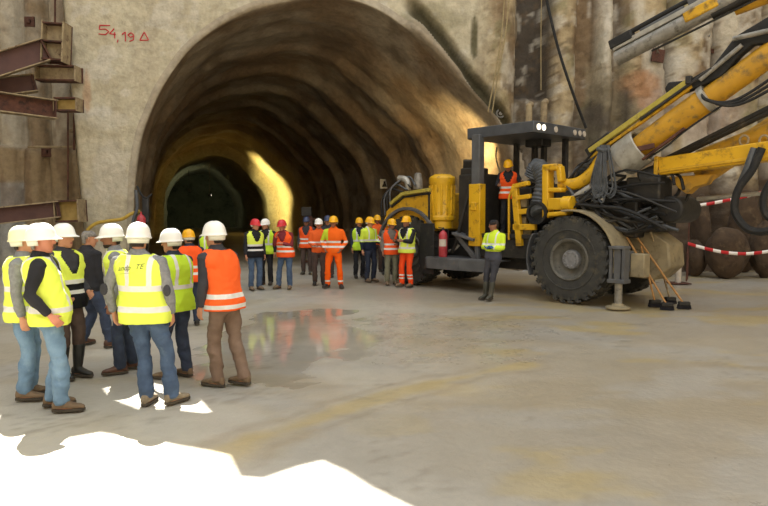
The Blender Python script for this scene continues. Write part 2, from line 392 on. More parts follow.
def person(label, pos, H, face, arms=None, feet=((-.11, 0, 8), (.11, 0, 8)), lean=0, side=0, belly=0, head=(0, 0), hat='hat_white', skin='skin', hair='hair',
           top='black_cloth', vest=None, vest_cut=.0, vest_low=.82, trousers='jeans', boots='suede', tall_boots=False, near=True, beard=False, drop=0, gloves=None, group='people on the tunnel site', slim=1.06, collar=True, text=False):
    """a figure of 1.75 units facing -Y, root mesh = continuous body"""
    vx = .010 if near else .014
    s = H / 1.81 if hat != 'none' else H / 1.75
    tl, tsd = math.tan(R(lean)), math.tan(R(side))
    P0 = .93 - drop
    def S(z): k = max(0, z - .93); return Vector((k * tsd, -k * tl, -drop))
    def sp(z, x=0, y=0): return Vector((x, y, z)) + S(z)
    arms = arms or {}
    # joints
    J = {}
    for sd, k in ((-1, 'R'), (1, 'L')):
        up, fo = arms.get(k, ((.10, .0, -1), (.02, -.2, -1)))
        sh = sp(1.405, sd * .185 * slim)
        u = Vector((up[0] * sd, up[1], up[2])).normalized(); w = Vector((fo[0] * sd, fo[1], fo[2])).normalized()
        el = sh + u * .285; wr = el + w * .255
        J[k] = (sh, el, wr, w, sd)
    LEG = {}
    for (fx, fy, fa), sd in zip(feet, (-1, 1)):
        hip = Vector((sd * .092, 0, .90 - drop)); an = Vector((fx, fy, .085))
        L1, L2 = .422, .402; v = an - hip; d = min(v.length, L1 + L2 - .004); vd = v.normalized()
        a = (L1 * L1 - L2 * L2 + d * d) / (2 * d); h = math.sqrt(max(0, L1 * L1 - a * a))
        f = Vector((math.sin(R(fa)) * sd, -math.cos(R(fa)), 0)); f = (f - vd * f.dot(vd)).normalized()
        LEG[sd] = (hip, hip + vd * a + f * h, hip + vd * d, fa * sd)
    def torso(mb, z0, z1, inf, n=28):
        rs = []
        for z, a, b in TORSO:
            if z0 <= z <= z1:
                bl = belly * math.exp(-((z - 1.06) / .12) ** 2)
                rs.append(ell(sp(z, 0, -bl * .5), a * slim + inf + bl * .3, b + inf + bl * .5, n))
        mb.rings(rs)
    def arm(mb, k, inf, end=1.0):
        sh, el, wr, w, sd = J[k]; wr2 = el + (wr - el) * end
        inn = sh + Vector((-sd * .06, 0, .0))
        pts = [inn, sh, sh.lerp(el, .35), sh.lerp(el, .8), el, el.lerp(wr2, .3), wr2]
        mb.tube(pts, [.058 + inf, .062 + inf, .052 + inf, .044 + inf, .043 + inf, .044 + inf, .029 + inf], 14)
        mb.tube([sh + Vector((0, 0, .045 + inf * .5)), sh, sh - Vector((0, 0, .04))], [.03, .066 + inf, .05], 12)
        mb.tube([el + Vector((0, 0, .03)), el, el - Vector((0, 0, .03))], [.02, .044 + inf, .02], 10)
    def leg(mb, sd, inf, zend=None, flare=0):
        hip, kn, an, fa = LEG[sd]; e = an if zend is None else an + (kn - an).normalized() * zend
        mb.tube([hip + Vector((0, 0, .06)), hip, hip.lerp(kn, .35), hip.lerp(kn, .8), kn, kn.lerp(e, .35), e],
                [.06 + inf, .088 + inf, .080 + inf, .062 + inf, .057 + inf, .058 + inf + flare * .4, .040 + inf + flare], 16)
    # head frame
    hb = sp(1.50, 0, -.005)
    yaw, pit = head; HR = Matrix.Rotation(R(yaw), 3, 'Z') @ Matrix.Rotation(R(pit), 3, 'X')
    hc = hb + HR @ Vector((0, -.022, .125))
    def hp(x, y, z): return hc + HR @ Vector((x, y, z))
    hax = (HR @ Vector((1, 0, 0)), HR @ Vector((0, 1, 0)))
    HEAD = [(-.118, .022, .028, -.052), (-.105, .042, .046, -.042), (-.075, .058, .072, -.02), (-.04, .067, .088, -.006), (0, .073, .096, .0), (.04, .076, .100, .004), (.075, .070, .092, .006), (.10, .052, .07, .008), (.118, .022, .03, .01)]
    mb = MB()
    torso(mb, .80, 1.5, -.004)
    for k in 'RL': arm(mb, k, -.003)
    for sd in (-1, 1):
        leg(mb, sd, -.004)
        hip, kn, an, fa = LEG[sd]; f = Vector((math.sin(R(fa)), -math.cos(R(fa)), 0)); w = Vector((math.cos(R(fa)), math.sin(R(fa)), 0))
        zz = Vector((0, 0, 1)); q = []
        for t, hw, hh in ((-.045, .026, .03), (-.02, .032, .045), (.04, .036, .045), (.11, .040, .03), (.16, .034, .022), (.19, .018, .014)):
            c = an + f * t + zz * (-.06 + hh * .5); q.append(ell(c, hw, hh, 12, 2.2, (w, zz)))
        mb.rings(q)
    mb.tube([hb - Vector((0, 0, .06)), hb, hp(0, .012, -.06)], [.066, .057, .056], 16)
    mb.rings([ell(hp(0, y, z), a, b, 20, 2.2, hax) for z, a, b, y in HEAD])
    mb.tube([hp(0, -.092, .03), hp(0, -.108, .0), hp(0, -.118, -.022), hp(0, -.096, -.034)], [.009, .011, .016, .010], 8)
    mb.tube([hp(-.045, -.082, .04), hp(0, -.098, .036), hp(.045, -.082, .04)], .012, 8)
    mb.tube([hp(-.022, -.084, -.066), hp(0, -.094, -.063), hp(.022, -.084, -.066)], .009, 8)
    for q in (-1, 1):
        mb.tube([hp(q * .074, .01, -.035), hp(q * .084, .014, .0), hp(q * .082, .02, .025), hp(q * .072, .02, .03)], [.010, .016, .014, .008], 8)
    def hand(mb, k, inf=0.0):
        sh, el, wr, d, sd = J[k]
        w = Vector((0, -1, 0)) if abs(d.y) < .85 else Vector((0, 0, 1))
        w = (w - d * w.dot(d)).normalized(); pn = d.cross(w)
        if pn.dot(Vector((-sd, 0, 0))) < 0: pn = -pn
        ax = (w, pn)
        mb.rings([ell(wr + d * t, a + inf, b + inf, 12, 2.3, ax) for t, a, b in ((-.02, .027, .022), (.015, .028, .020), (.045, .038, .018), (.085, .041, .016), (.098, .036, .013))])
        curl = .30
        for o, ln in ((-.030, .060), (-.0105, .074), (.0105, .080), (.030, .070)):
            p = wr + d * .088 + w * o * 1.05; a = .15; pts = [p - d * .015, p]
            for i, fr in enumerate((.45, .32, .23)):
                a += curl * (1 + .2 * i); p = p + (d * math.cos(a) + pn * math.sin(a) + w * (o * 1.2) * .3) * (ln * fr); pts.append(p)
            mb.tube(pts, [.0095 + inf, .0095 + inf, .009 + inf, .0085 + inf, .007 + inf], 8)
        p = wr + d * .028 + w * .030
        mb.tube([p - w * .015, p, p + (d * .6 + w * .55 + pn * .35) * .032, p + (d * .95 + w * .55 + pn * .5) * .055], [.013 + inf, .013 + inf, .011 + inf, .008 + inf], 8)
    for k in 'RL': hand(mb, k)
    me = fuse(mb, vx, 2)
    me.materials.append(MT[skin]); me.materials.append(MT['lips'])
    lc = hp(0, -.094, -.064)
    cen = np.empty(len(me.polygons) * 3); me.polygons.foreach_get('center', cen); cen = cen.reshape(-1, 3)
    me.polygons.foreach_set('material_index', (np.linalg.norm((cen - np.array(lc)) * np.array([.6, .6, 1.6]), axis=1) < .016).astype(int).tolist())
    root = link('person', me); root.location = pos; root.rotation_euler = (0, 0, R(face)); root.scale = (s, s, s)
    tag(root, label, 'person', group)
    sd0 = hash(label) % 97 if False else sum(map(ord, label)) % 97
    # eyes
    for q in (-1, 1):
        e = MB(); c = hp(q * .032, -.086, .016); e.rings([ell(c + HR @ Vector((0, -dy, 0)), r_, r_ * .6, 8, 2, (hax[0], HR @ Vector((0, 0, 1)))) for dy, r_ in ((-.006, .011), (.003, .011), (.007, .006))])
        e.build('eye', MT['eye'], root, True)
    # trousers
    mb = MB(); torso(mb, .80, 1.0, .006)
    for q in (-1, 1): leg(mb, q, .013, .22 if tall_boots else -.025, 0 if tall_boots else .012)
    tm = fuse(mb, .014 if near else .018, 4); wrinkle(tm, .020 if near else .013, 8, 13, sd0)
    tm.materials.append(HV.get(trousers) or MT[trousers]); link('trousers', tm, root)
    # top
    mb = MB(); torso(mb, .93 if vest else .86, 1.5, .013)
    for k in 'RL': arm(mb, k, .012, .97)
    if collar: mb.tube([hb - Vector((0, 0, .05)), hb + Vector((0, 0, .0)), hb + Vector((0, -.002, .035))], [.085, .073, .072], 16)
    tm = fuse(mb, .013 if near else .017, 3); wrinkle(tm, .011, 9, 12, sd0 + 5)
    tm.materials.append(HV.get(top) or MT[top]); link('jacket', tm, root)
    if vest:
        n = 112 if near else 56; zs = np.linspace(vest_low, 1.478, 64 if near else 34); rs = []
        Z = np.array([t[0] for t in TORSO]); A = np.array([t[1] for t in TORSO]); B = np.array([t[2] for t in TORSO])
        for z in zs:
            a, b = np.interp(z, Z, A), np.interp(z, Z, B); bl = belly * math.exp(-((z - 1.06) / .12) ** 2)
            fl = .034 + .022 * max(0, (1.05 - z) / .2)
            rs.append(ell(sp(z, 0, -bl * .5), a * slim + fl + bl * .3, b + fl + .004 + bl * .5, n))
        v = np.array([p for q in rs for p in q]); f = []
        for i in range(len(zs) - 1):
            for j in range(n):
                j2 = (j + 1) % n; zc = (zs[i] + zs[i + 1]) / 2; a = 2 * PI * (j + .5) / n
                xx = math.cos(a) * .18; front = math.sin(a) < 0
                if front and zc > 1.22 and abs(xx) < .02 + (zc - 1.22) * .38: continue
                if front and vest_cut and abs(xx) < vest_cut: continue
                f.append((i * n + j, i * n + j2, (i + 1) * n + j2, (i + 1) * n + j))
        vm = np_mesh('vest', v, f); wrinkle(vm, .020, 7, 9, sd0 + 9); wrinkle(vm, .006, 22, 16, sd0 + 2)
        vm.materials.append(HV[vest]); vo = link('vest', vm, root)
        so = vo.modifiers.new('solid', 'SOLIDIFY'); so.thickness = .008; so.offset = 1
        if text:
            for body, xx, zz, sz in (('andp', -.150, 1.325, .072), ('TE', .035, 1.345, .070), ('_______', -.140, 1.300, .045)):
                c = bpy.data.curves.new('print', 'FONT'); c.body = body; c.size = sz; c.extrude = .001; c.align_x = 'LEFT'; c.shear = .12
                to = bpy.data.objects.new('print', c); COL.objects.link(to)
                dg = bpy.context.evaluated_depsgraph_get(); pm = bpy.data.meshes.new_from_object(to.evaluated_get(dg)); bpy.data.objects.remove(to)
                bv = BVHTree.FromPolygons([Vector(x.co) for x in vm.vertices], [tuple(p.vertices) for p in vm.polygons])
                for x in pm.vertices:   # the back looks to +Y; readable from behind
                    q = Vector((-(x.co.x + xx) * 1.0, 0, x.co.y + zz + (x.co.x) * .10)); dz = x.co.z
                    q.x = -q.x
                    q += S(q.z); q.z = x.co.y + zz + x.co.x * .10
                    hit = bv.ray_cast(Vector((q.x * -1 if False else q.x, 1.0, q.z)), Vector((0, -1, 0)))
                    y = hit[0].y if hit[0] else .15
                    x.co = (q.x, y + .011 + dz, q.z)
                # mirror in x so that it reads from behind
                pm.materials.append(MT['ink_grey']); po = link('lettering', pm, vo)
                cx = S(1.33).x
                for x in pm.vertices: x.co.x = 2 * cx - x.co.x
                for x in pm.vertices:
                    hit = bv.ray_cast(Vector((x.co.x, 1.0, x.co.z)), Vector((0, -1, 0)))
                    if hit[0]: x.co.y = hit[0].y + .012
                pm.flip_normals()
    # boots
    for q in (-1, 1):
        hip, kn, an, fa = LEG[q]; f = Vector((math.sin(R(fa)), -math.cos(R(fa)), 0)); w = Vector((math.cos(R(fa)), math.sin(R(fa)), 0)); zz = Vector((0, 0, 1))
        fl = an - zz * .085; mb = MB(); rr = []
        for t, hw, top_ in ((-.078, .022, .075), (-.068, .036, .105), (-.03, .043, .125), (.03, .044, .120), (.075, .047, .095), (.125, .050, .074), (.17, .046, .066), (.20, .032, .054), (.213, .016, .042)):
            rr.append(ell(fl + f * t + zz * ((top_ + .022) / 2), hw, (top_ - .022) / 2, 14, 2.6, (w, zz)))
        mb.rings(rr)
        ax = (kn - an).normalized(); hgt = .30 if tall_boots else .10
        mb.tube([an - zz * .02, an + ax * .03, an + ax * hgt * .6, an + ax * hgt], [.05, .052, .054 if not tall_boots else .066, .056 if not tall_boots else .070], 14)
        bm_ = fuse(mb, .009 if near else .013, 2); bm_.materials.append(MT[boots]); bo = link('boot', bm_, root)
        sl = MB(); out = [fl + f * t + w * h for t, h in ((-.085, 0), (-.075, .030), (-.03, .044), (.03, .043), (.10, .051), (.16, .050), (.20, .036), (.22, .0), (.20, -.036), (.16, -.050), (.10, -.051), (.03, -.043), (-.03, -.044), (-.075, -.030))]
        sl.prism(out, (0, 0, .028)); sl.build('sole', MT['sole'], bo, bevel=.006)
    if text:
        for k in 'RL':
            sh, el, wr, d_, sd_ = J[k]; ep = MB(); bk = ((sh - el).normalized() - d_).normalized() * -1
            ep.rings([ell(el + Vector((sd_ * .25, .9, 0)).normalized() * h_, r_, r_ * 1.5, 14, 2, (Vector((1, 0, 0)), Vector((0, 0, 1)))) for h_, r_ in ((.040, .038), (.056, .038), (.062, .026))]); ep.build('elbow_patch', MT['charcoal'], root, True)
    if gloves:
        for k in 'RL':
            mb = MB(); hand(mb, k, .004); gm = fuse(mb, .009, 1); gm.materials.append(MT[gloves]); link('glove', gm, root)
    # hair
    hm = MB(); rr = []
    for z, a, b, y in [(-.075, .060, .070, .006)] + HEAD[3:]:
        rr.append(ell(hp(0, y + .004, z), a + .006, b + .005, 24, 2.2, hax))
    hv_ = np.array([p for q in rr for p in q]); ff = []
    inv = HR.inverted()
    for i in range(len(rr) - 1):
        for j in range(24):
            a4 = [i * 24 + j, i * 24 + (j + 1) % 24, (i + 1) * 24 + (j + 1) % 24, (i + 1) * 24 + j]
            c = inv @ (Vector(hv_[a4].mean(axis=0)) - hc)
            if c.z < .055 and c.y < (.012 + (.03 if c.z < -.02 else 0)): continue
            if c.z < .02 and abs(c.x) > .05 and c.y < .035: continue
            ff.append(tuple(a4))
    hme = np_mesh('hair', hv_, ff); hme.materials.append(MT[hair]); ho = link('hair', hme, root)
    so = ho.modifiers.new('solid', 'SOLIDIFY'); so.thickness = .006; so.offset = 1
    if beard:
        bb = MB(); bb.rings([ell(hp(0, y - .003, z), a + .004, b + .004, 20, 2.2, hax) for z, a, b, y in HEAD[0:3]]); bo_ = bb.build('beard', MT[hair], root, True)
    # headgear
    if hat == 'cap_black':
        c = MB(); c.rings([ell(hp(0, .006, z), a, b, 24, 2.2, hax) for z, a, b in ((.02, .082, .106), (.05, .084, .108), (.09, .074, .096), (.118, .052, .068), (.13, .02, .03))]); c.build('knit_cap', MT[hat], root, True)
    elif hat != 'none':
        n = 40; rr = []; HZ = .035
        def hring(z, rx, ry, peak=0, ridge=0):
            q = []
            for j in range(n):
                a = 2 * PI * j / n; x, y = math.cos(a) * rx, math.sin(a) * ry
                pk = max(0, -math.sin(a)) ** 3 * peak
                dz = ridge * math.exp(-(x / .018) ** 2)
                q.append(hp(x, y - pk + .004, z + dz - .12 * pk))
            return q
        HZ = .022; rr += [hring(HZ - .012, .120, .144, .045), hring(HZ - .004, .122, .146, .046), hring(HZ + .008, .113, .137, .010)]
        for t in (.12, .28, .45, .62, .78, .9, .97):
            an_ = t * PI / 2; rr.append(hring(HZ + .008 + .135 * math.sin(an_), .112 * math.cos(an_) ** .62, .136 * math.cos(an_) ** .62, 0, .007))
        inner = hring(HZ - .010, .098, .120)
        mb = MB(); mb.rings([inner] + rr); ho = mb.build('hard_hat', MT[hat], root, True)
        mb = MB(); st = []
        for z, g in ((HZ - .062, .004), (HZ - .006, .016)):
            st.append([(math.cos(a) * (.090 + g), math.sin(a) * (.112 + g), z) for a in [PI * (.02 + .96 * i / 14) for i in range(15)]])
        v = [hp(*p) for r_ in st for p in r_]; mb.add(v, [(i, i + 1, 16 + i, 15 + i) for i in range(14)])
        o = mb.build('nape_strap', MT['strap'], ho, True); so = o.modifiers.new('solid', 'SOLIDIFY'); so.thickness = .006
    return root


PPL = 'people on the tunnel site'
HANG = ((.14, .03, -1), (.06, -.22, -1))
POCKET = ((.22, .30, -1), (-.15, -.75, -.75))
G1 = 'visitors standing in the open pit'
def people():
    P = person
    # near group
    P('man in cream hard hat, grey sleeves and yellow vest, half hidden behind black-sleeved man', ground(27, 397), 1.77, 105, {'R': HANG, 'L': HANG}, head=(10, -3), hat='hat_cream', top='grey_cloth', vest='yg', trousers='jeans_light', boots='suede', skin='skin', group=G1)
    P('man in yellow vest with black sleeves, light jeans and brown boots, hand at his waist', ground(53, 409), 1.80, 112, {'R': ((.34, .30, -1), (-.04, -.72, -.85)), 'L': ((.10, .25, -1), (-.35, -.65, -.85))}, feet=((-.11, -.08, 10), (.12, .02, 8)), lean=-7, head=(-8, -3), belly=.05, slim=1.1, skin='skin_red', hair='hair_grey', top='black_cloth', vest='yg_plain', vest_low=.84, trousers='jeans_light', boots='suede', group=G1)
    P('man in yellow and black vest with brown trousers and black rubber boots', ground(69, 377), 1.78, 66, {'R': ((.12, .15, -1), (-.2, -.8, -.5)), 'L': ((.12, .1, -1), (-.2, -.8, -.5))}, feet=((-.08, .02, 6), (.09, -.04, 6)), lean=-4, head=(15, -2), top='charcoal', vest='yg_black', trousers='brown_dark', boots='rubber', tall_boots=True, group=G1)
    P('bareheaded grey-haired man in black jacket and jeans striding away', ground(91, 345), 1.68, 150, {'R': HANG, 'L': ((.2, .1, -1), (.05, -.3, -1))}, feet=((-.40, -.02, 20), (.10, .06, 4)), side=9, lean=4, slim=1.2, head=(-30, 6), hat='none', hair='hair_grey', top='black_cloth', trousers='jeans_dark', boots='brown_shoe', drop=.05, group=G1)
    P('bearded man in white hard hat and yellow vest facing the black jacket', ground(126, 371), 1.77, -72, {'R': HANG, 'L': HANG}, feet=((-.12, .08, 8), (.10, -.05, 8)), lean=9, head=(5, 3), beard=True, skin='skin_dark', top='grey_cloth', vest='yg_plain', trousers='jeans_dark', boots='brown_shoe', group=G1)
    P('man seen from behind in yellow vest with grey lettering, grey sleeves and elbow patches', ground(148, 404), 1.81, 172, {'R': ((.34, .10, -1), (-.02, -.30, -1)), 'L': ((.36, .16, -1), (-.05, -.30, -1))}, feet=((-.24, -.03, 24), (.0, .02, 5)), side=8, lean=2, head=(12, 4), slim=1.16, top='grey_cloth', vest='yg', trousers='jeans', boots='suede_pale', group=G1, text=True)
    P('man in white hard hat and green vest with dark navy sleeves, behind the lettered vest', ground(178, 377), 1.72, -118, {'R': ((.2, -.1, -1), (-.3, -.8, -.3)), 'L': ((.16, -.05, -1), (-.3, -.85, -.3))}, feet=((-.10, .05, 5), (.11, -.03, 18)), lean=3, head=(18, 3), top='navy', vest='green', trousers='jeans_dark', boots='suede', group=G1)
    P('man in yellow hard hat and orange vest with navy sleeves, among the near visitors', ground(191, 325), 1.63, 205, {'R': ((.25, -.35, -1), (-.4, -.8, .2)), 'L': ((.25, -.4, -.9), (-.3, -.9, .3))}, head=(20, 4), hat='hat_yellow', top='navy', vest='orng2', trousers='jeans_dark', boots='boot_black', near=False, group=G1)
    P('man in white hard hat, orange vest, dark sleeves and brown trousers, seen from behind', ground(226, 385), 1.81, -122, {'L': ((.16, .10, -1), (.0, -.18, -1)), 'R': ((.2, -.2, -1), (-.2, -.8, -.3))}, feet=((-.10, .18, -4), (.08, -.04, 10)), lean=11, side=0, head=(6, 2), slim=1.08, skin='skin', top='charcoal', vest='orng', vest_low=.84, trousers='brown_cloth', boots='suede', group=G1)
    P('person in pale green vest almost hidden behind the man in the orange vest', ground(211, 297), 1.70, 190, {}, hat='hat_white', top='navy', vest='green', trousers='jeans_dark', boots='boot_black', near=False, group=G1)
    # by the tunnel mouth
    P('man in red hard hat, black jacket and yellow-black vest, jeans', ground(255, 289.5), 1.76, 35, {'R': HANG, 'L': HANG}, head=(25, 5), hat='hat_red', top='black_cloth', vest='yg_black', trousers='jeans', boots='suede', near=False, group=PPL)
    P('person in white hard hat, bright green vest and black trousers between two red hard hats', ground(267, 284.5), 1.75, -10, {'R': ((.1, .0, -1), (-.2, -.6, -.5)), 'L': HANG}, head=(-30, 5), top='black_cloth', vest='green', vest_low=.84, trousers='black_cloth', boots='boot_black', near=False, group=PPL)
    P('man in red hard hat and orange vest with dark red sleeves, hand at mouth', ground(286, 288.5), 1.74, -12, {'R': ((.1, -.25, -1), (-.45, -.45, .95)), 'L': ((.12, -.1, -1), (-.8, -.7, .25))}, feet=((-.20, 0, 20), (.12, -.02, 10)), side=-7, head=(-12, 8), hat='hat_red', skin='skin_red', top='maroon', vest='orng2', trousers='jeans', boots='suede', near=False, group=PPL)
    P('man in dark blue hard hat and orange vest, rearmost of his trio', ground(307, 274), 1.79, -5, {'R': HANG, 'L': HANG}, hat='hat_blue', skin='skin_dark', top='charcoal', vest='orng2', trousers='brown_dark', boots='rubber_green', near=False, group=PPL)
    P('man in white hard hat, orange jacket and dark trousers beside orange-suited worker', ground(319, 284.5), 1.76, 8, {'R': ((.15, 0, -1), (-.5, -.8, -.2)), 'L': ((.15, 0, -1), (-.5, -.8, -.2))}, skin='skin_red', top='orng_jkt', trousers='brown_dark', boots='boot_black', near=False, group=PPL)
    P('worker in full orange suit and yellow hard hat standing with legs apart', ground(334, 287.5), 1.83, -8, {'R': ((.45, .2, -1), (-.35, -.5, -.6)), 'L': ((.40, .2, -1), (-.3, -.5, -.6))}, feet=((-.16, 0, 22), (.17, .0, 25)), hat='hat_yellow', skin='skin_dark', top='orng_suit', trousers='orng_trs', boots='boot_black', near=False, group=PPL)
    P('person in dark clothes and navy hard hat hidden behind orange-suited worker', ground(328, 277), 1.83, 0, {}, hat='hat_blue', top='charcoal', trousers='brown_dark', boots='boot_black', near=False, group=PPL)
    # by the rig's tail
    P('worker in yellow hard hat and pale vest peeking out behind yellow and navy jacket', ground(359, 277.5), 1.77, 20, {}, hat='hat_yellow', top='navy', vest='green', trousers='black_cloth', boots='boot_black', near=False, group=PPL)
    P('worker in yellow and navy jacket with navy trousers and yellow hard hat', ground(370, 281.5), 1.80, 38, {'R': HANG, 'L': ((.1, -.2, -1), (-.2, -.9, -.2))}, hat='hat_yellow', side=-5, head=(20, 8), top='yg_navy', trousers='navy', boots='suede', near=False, group=PPL)
    P('worker in orange with yellow hard hat, back row behind navy jacket', ground(377, 272), 1.84, 15, {}, hat='hat_yellow', skin='skin_dark', top='orng_jkt', trousers='brown_dark', boots='boot_black', near=False, group=PPL)
    P('worker in orange with yellow hard hat, back row next to grey-sleeved man', ground(388, 274), 1.80, 0, {}, hat='hat_yellow', skin='skin_dark', top='orng_jkt', trousers='black_cloth', boots='boot_black', near=False, group=PPL)
    P('worker in orange vest with grey sleeves and grey-green trousers, yellow hard hat', ground(391, 284.5), 1.76, 12, {'R': ((.2, -.0, -1), (.0, -.4, -1)), 'L': ((.1, -.2, -1), (-.5, -.8, -.1))}, hat='hat_yellow', skin='skin_dark', head=(20, 6), top='grey_brown', vest='orng2', trousers='olive', boots='suede', near=False, group=PPL)
    P('worker in yellow-green vest with black sleeves and orange trousers by the rig wheel', ground(407, 286.5), 1.83, -42, {'R': ((.15, -.3, -1), (-.3, -.8, .1)), 'L': ((.12, -.45, -1), (-.3, -.9, .1))}, feet=((-.13, -.05, 8), (.10, .03, 8)), hat='hat_yellow', skin='skin_dark', top='black_cloth', vest='yg_plain', vest_low=.86, trousers='orng_red_trs', boots='suede', near=False, group=PPL)


# ------------------------------------------------------------------ setting : walls
WO = Vector((-8.05, 20.3, 0)); WA = R(4.6)
WU = Vector((math.cos(WA), math.sin(WA), 0)); WN = Vector((math.sin(WA), -math.cos(WA), 0))   # WN looks at the camera
def wall_uz(px, py, n=0.0):
    r = ray(px, py); o = WO + WN * n; t = (o - CAM).dot(WN) / r.dot(WN); p = CAM + r * t
    return (p - WO).dot(WU), p.z
def wp(u, z, n=0.0): return WO + WU * u + WN * n + Vector((0, 0, z))


ARCH_PX = [(133, 272), (133, 245), (134, 205), (136, 175), (141, 142), (150, 114), (164, 85), (188, 52), (217, 28), (250, 12), (288, 2), (322, -3), (355, 1), (389, 16), (430, 50), (462, 87), (489, 117), (505, 148), (512, 180), (514, 215), (514, 268)]
raw = [wall_uz(*p) for p in ARCH_PX]
raw[0] = (raw[0][0], 0); raw[-1] = (raw[-1][0], 0)
def resample(pts, n):
    c = curve_pts([Vector((a, 0, b)) for a, b in pts], 12); L_ = [0]
    for i in range(1, len(c)): L_.append(L_[-1] + (c[i] - c[i - 1]).length)
    t = np.linspace(0, L_[-1], n); return np.stack([np.interp(t, L_, [q.x for q in c]), np.interp(t, L_, [q.z for q in c])], 1)
ARCH = resample(raw, 120); ARCH[:, 1] = np.maximum(ARCH[:, 1], 0)
AC = np.array([(ARCH[0, 0] + ARCH[-1, 0]) / 2, 0.0])


def inside_arch(u, z, grow=0.0):
    px_, pz_ = ARCH[:, 0], ARCH[:, 1]
    k = 1 + grow; X = (px_ - AC[0]) * k + AC[0]; Z = (pz_) * k
    r = np.zeros(len(u), bool); n = len(X); j = n - 1
    for i in range(n):
        c = ((Z[i] > z) != (Z[j] > z)) & (u < (X[j] - X[i]) * (z - Z[i]) / (Z[j] - Z[i] + 1e-12) + X[i]); r ^= c; j = i
    return r


PXM = lambda px: wall_uz(px, 60)[0]
def wall_relief(u, z):
    """height of the pit wall's surface above its plane, and its colour"""
    P3 = np.stack([u, z, np.zeros_like(u)], 1)
    big = fbm(P3 * .35, 1, 3) - .5; mid = fbm(P3 * 1.3, 2, 4) - .5; fine = fbm(P3 * 5, 3, 3) - .5
    n = .25 * big + .12 * mid + (.035 + .06 * sstep(PXM(470), PXM(500), u)) * fine
    piles = sstep(PXM(470), PXM(500), u)       # bored piles to the right of the portal
    wob = .12 * (fbm(np.stack([z * .5, u * .2, z * 0], 1), 9, 3) - .5)
    cen = [PXM(x) for x in (492, 563, 606, 648, 694, 742, 792, 842, 892, 942)]; amp = [.75, .75, .6, .42, .35, .35, .4, .4, .4, .4]; rad = [.78, .48, .24, .62, .66, .7, .7, .7, .7, .7]
    b = np.full_like(u, -.55)
    for c, r_, am in zip(cen, rad, amp):
        d = np.clip(1 - ((u + wob - c) / (r_ * 1.12)) ** 2, 0, 1); b = np.maximum(b, -.55 + (.75 - am) * .8 * (d > 0) + am * np.sqrt(d))
    wob2 = .35 * (fbm(np.stack([z * 1.1, u * .1, z * 0], 1), 12, 4) - .5); zr = wall_uz(536, 97)[1]
    rec = sstep(PXM(519), PXM(522), u + wob2) * (1 - sstep(PXM(550), PXM(554), u + wob)) * sstep(zr - .1, zr + .15, z + .5 * (fbm(P3 * 2, 13, 3) - .5))
    n = n * (1 + .4 * piles) + piles * b - rec * .5
    tan = np.array([.375, .295, .175]); pale = np.array([.45, .40, .285]); brown = np.array([.20, .135, .075]); dk = np.array([.075, .06, .045]); white = np.array([.52, .48, .40]); rustc = np.array([.34, .17, .08]); moss_shade = np.array([.17, .15, .08])
    m1 = sstep(.42, .62, fbm(P3 * .9 + 11, 4, 4)); m2 = sstep(.5, .66, fbm(np.stack([u * 2.2, z * .55, u * 0], 1), 5, 4))
    col = pale[None] * (1 - piles[:, None]) + tan[None] * piles[:, None]
    def mix(w, c):
        nonlocal col
        w = np.clip(w, 0, 1)[:, None]; col = col * (1 - w) + c[None] * w
    mix(m1 * (.10 + .1 * piles), tan); mix(m2 * piles * .85, brown); drip = sstep(.60, .66, fbm(np.stack([u * 3.4, z * .30, u * 0], 1), 15, 5)); mix(drip * piles * .8, brown * .75); mix(drip * (1 - piles) * .12, brown)
    mix(piles * sstep(.60, .66, fbm(P3 * np.array([1.6, .9, 1]) + 17, 16, 5)) * .7, moss_shade * 1.3); mix(piles * sstep(.56, .62, fbm(P3 * np.array([1.3, .6, 1]) + 57, 18, 5)) * .55, white)
    mix(sstep(.62, .7, fbm(P3 * 1.6 + 31, 6, 5)) * .5, white)
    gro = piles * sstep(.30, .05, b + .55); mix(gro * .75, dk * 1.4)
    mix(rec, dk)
    mix(sstep(PXM(575), PXM(579), u + wob) * (1 - sstep(PXM(595), PXM(600), u + wob)) * .85, brown)
    mix(sstep(PXM(599), PXM(602), u + wob * .5) * (1 - sstep(PXM(610), PXM(614), u + wob * .5)) * .8, white)
    pit = sstep(.62, .70, fbm(P3 * 4.5 + 3, 19, 3)); mix(pit * (.08 + .55 * piles), brown * .6); chip = sstep(.64, .70, fbm(P3 * np.array([4, 2.2, 1]) + 71, 20, 3)); mix(chip * (.06 + .45 * piles), white)
    def spot(px, py, rx, ry, c, a=1.0, sd=0):
        uc, zc = wall_uz(px, py); uw, zw = rx * .0335, ry * .0335
        d = ((u - uc) / uw) ** 2 + ((z - zc) / zw) ** 2
        mix(a * sstep(1.25, .55, d + 1.6 * (fbm(P3 * 2.5 + sd, 8 + sd, 4) - .5)), c)
    spot(474, 36, 4, 22, moss_shade * .6, 1, 1); spot(512, 40, 5, 28, brown, .8, 2); spot(640, 92, 22, 22, rustc, .75, 3); spot(608, 118, 26, 34, moss_shade, .85, 4)
    spot(612, 112, 24, 34, dk * (1.0), .8, 11); strp = sstep(.5, .6, vnoise(np.stack([u * 7, z * .8, u * 0], 1), 23)) * sstep(PXM(588), PXM(594), u) * sstep(PXM(640), PXM(634), u) * sstep(7.2, 6.6, z); mix(strp * .6, np.array([.26, .21, .13])); spot(590, 150, 40, 40, dk * 1.3, .6, 5); spot(700, 110, 60, 30, np.array([.36, .28, .22]), .6, 6); spot(500, 130, 14, 40, moss_shade * 1.4, .4, 7)
    spot(540, 140, 16, 40, dk * 1.6, .7, 8); spot(430, 18, 30, 16, moss_shade * 1.2, .5, 14)
    spot(87, 95, 3, 20, rustc * 1.3, .45, 9); spot(112, 175, 18, 30, white, .45, 10); spot(105, 120, 20, 10, white, .35, 11)
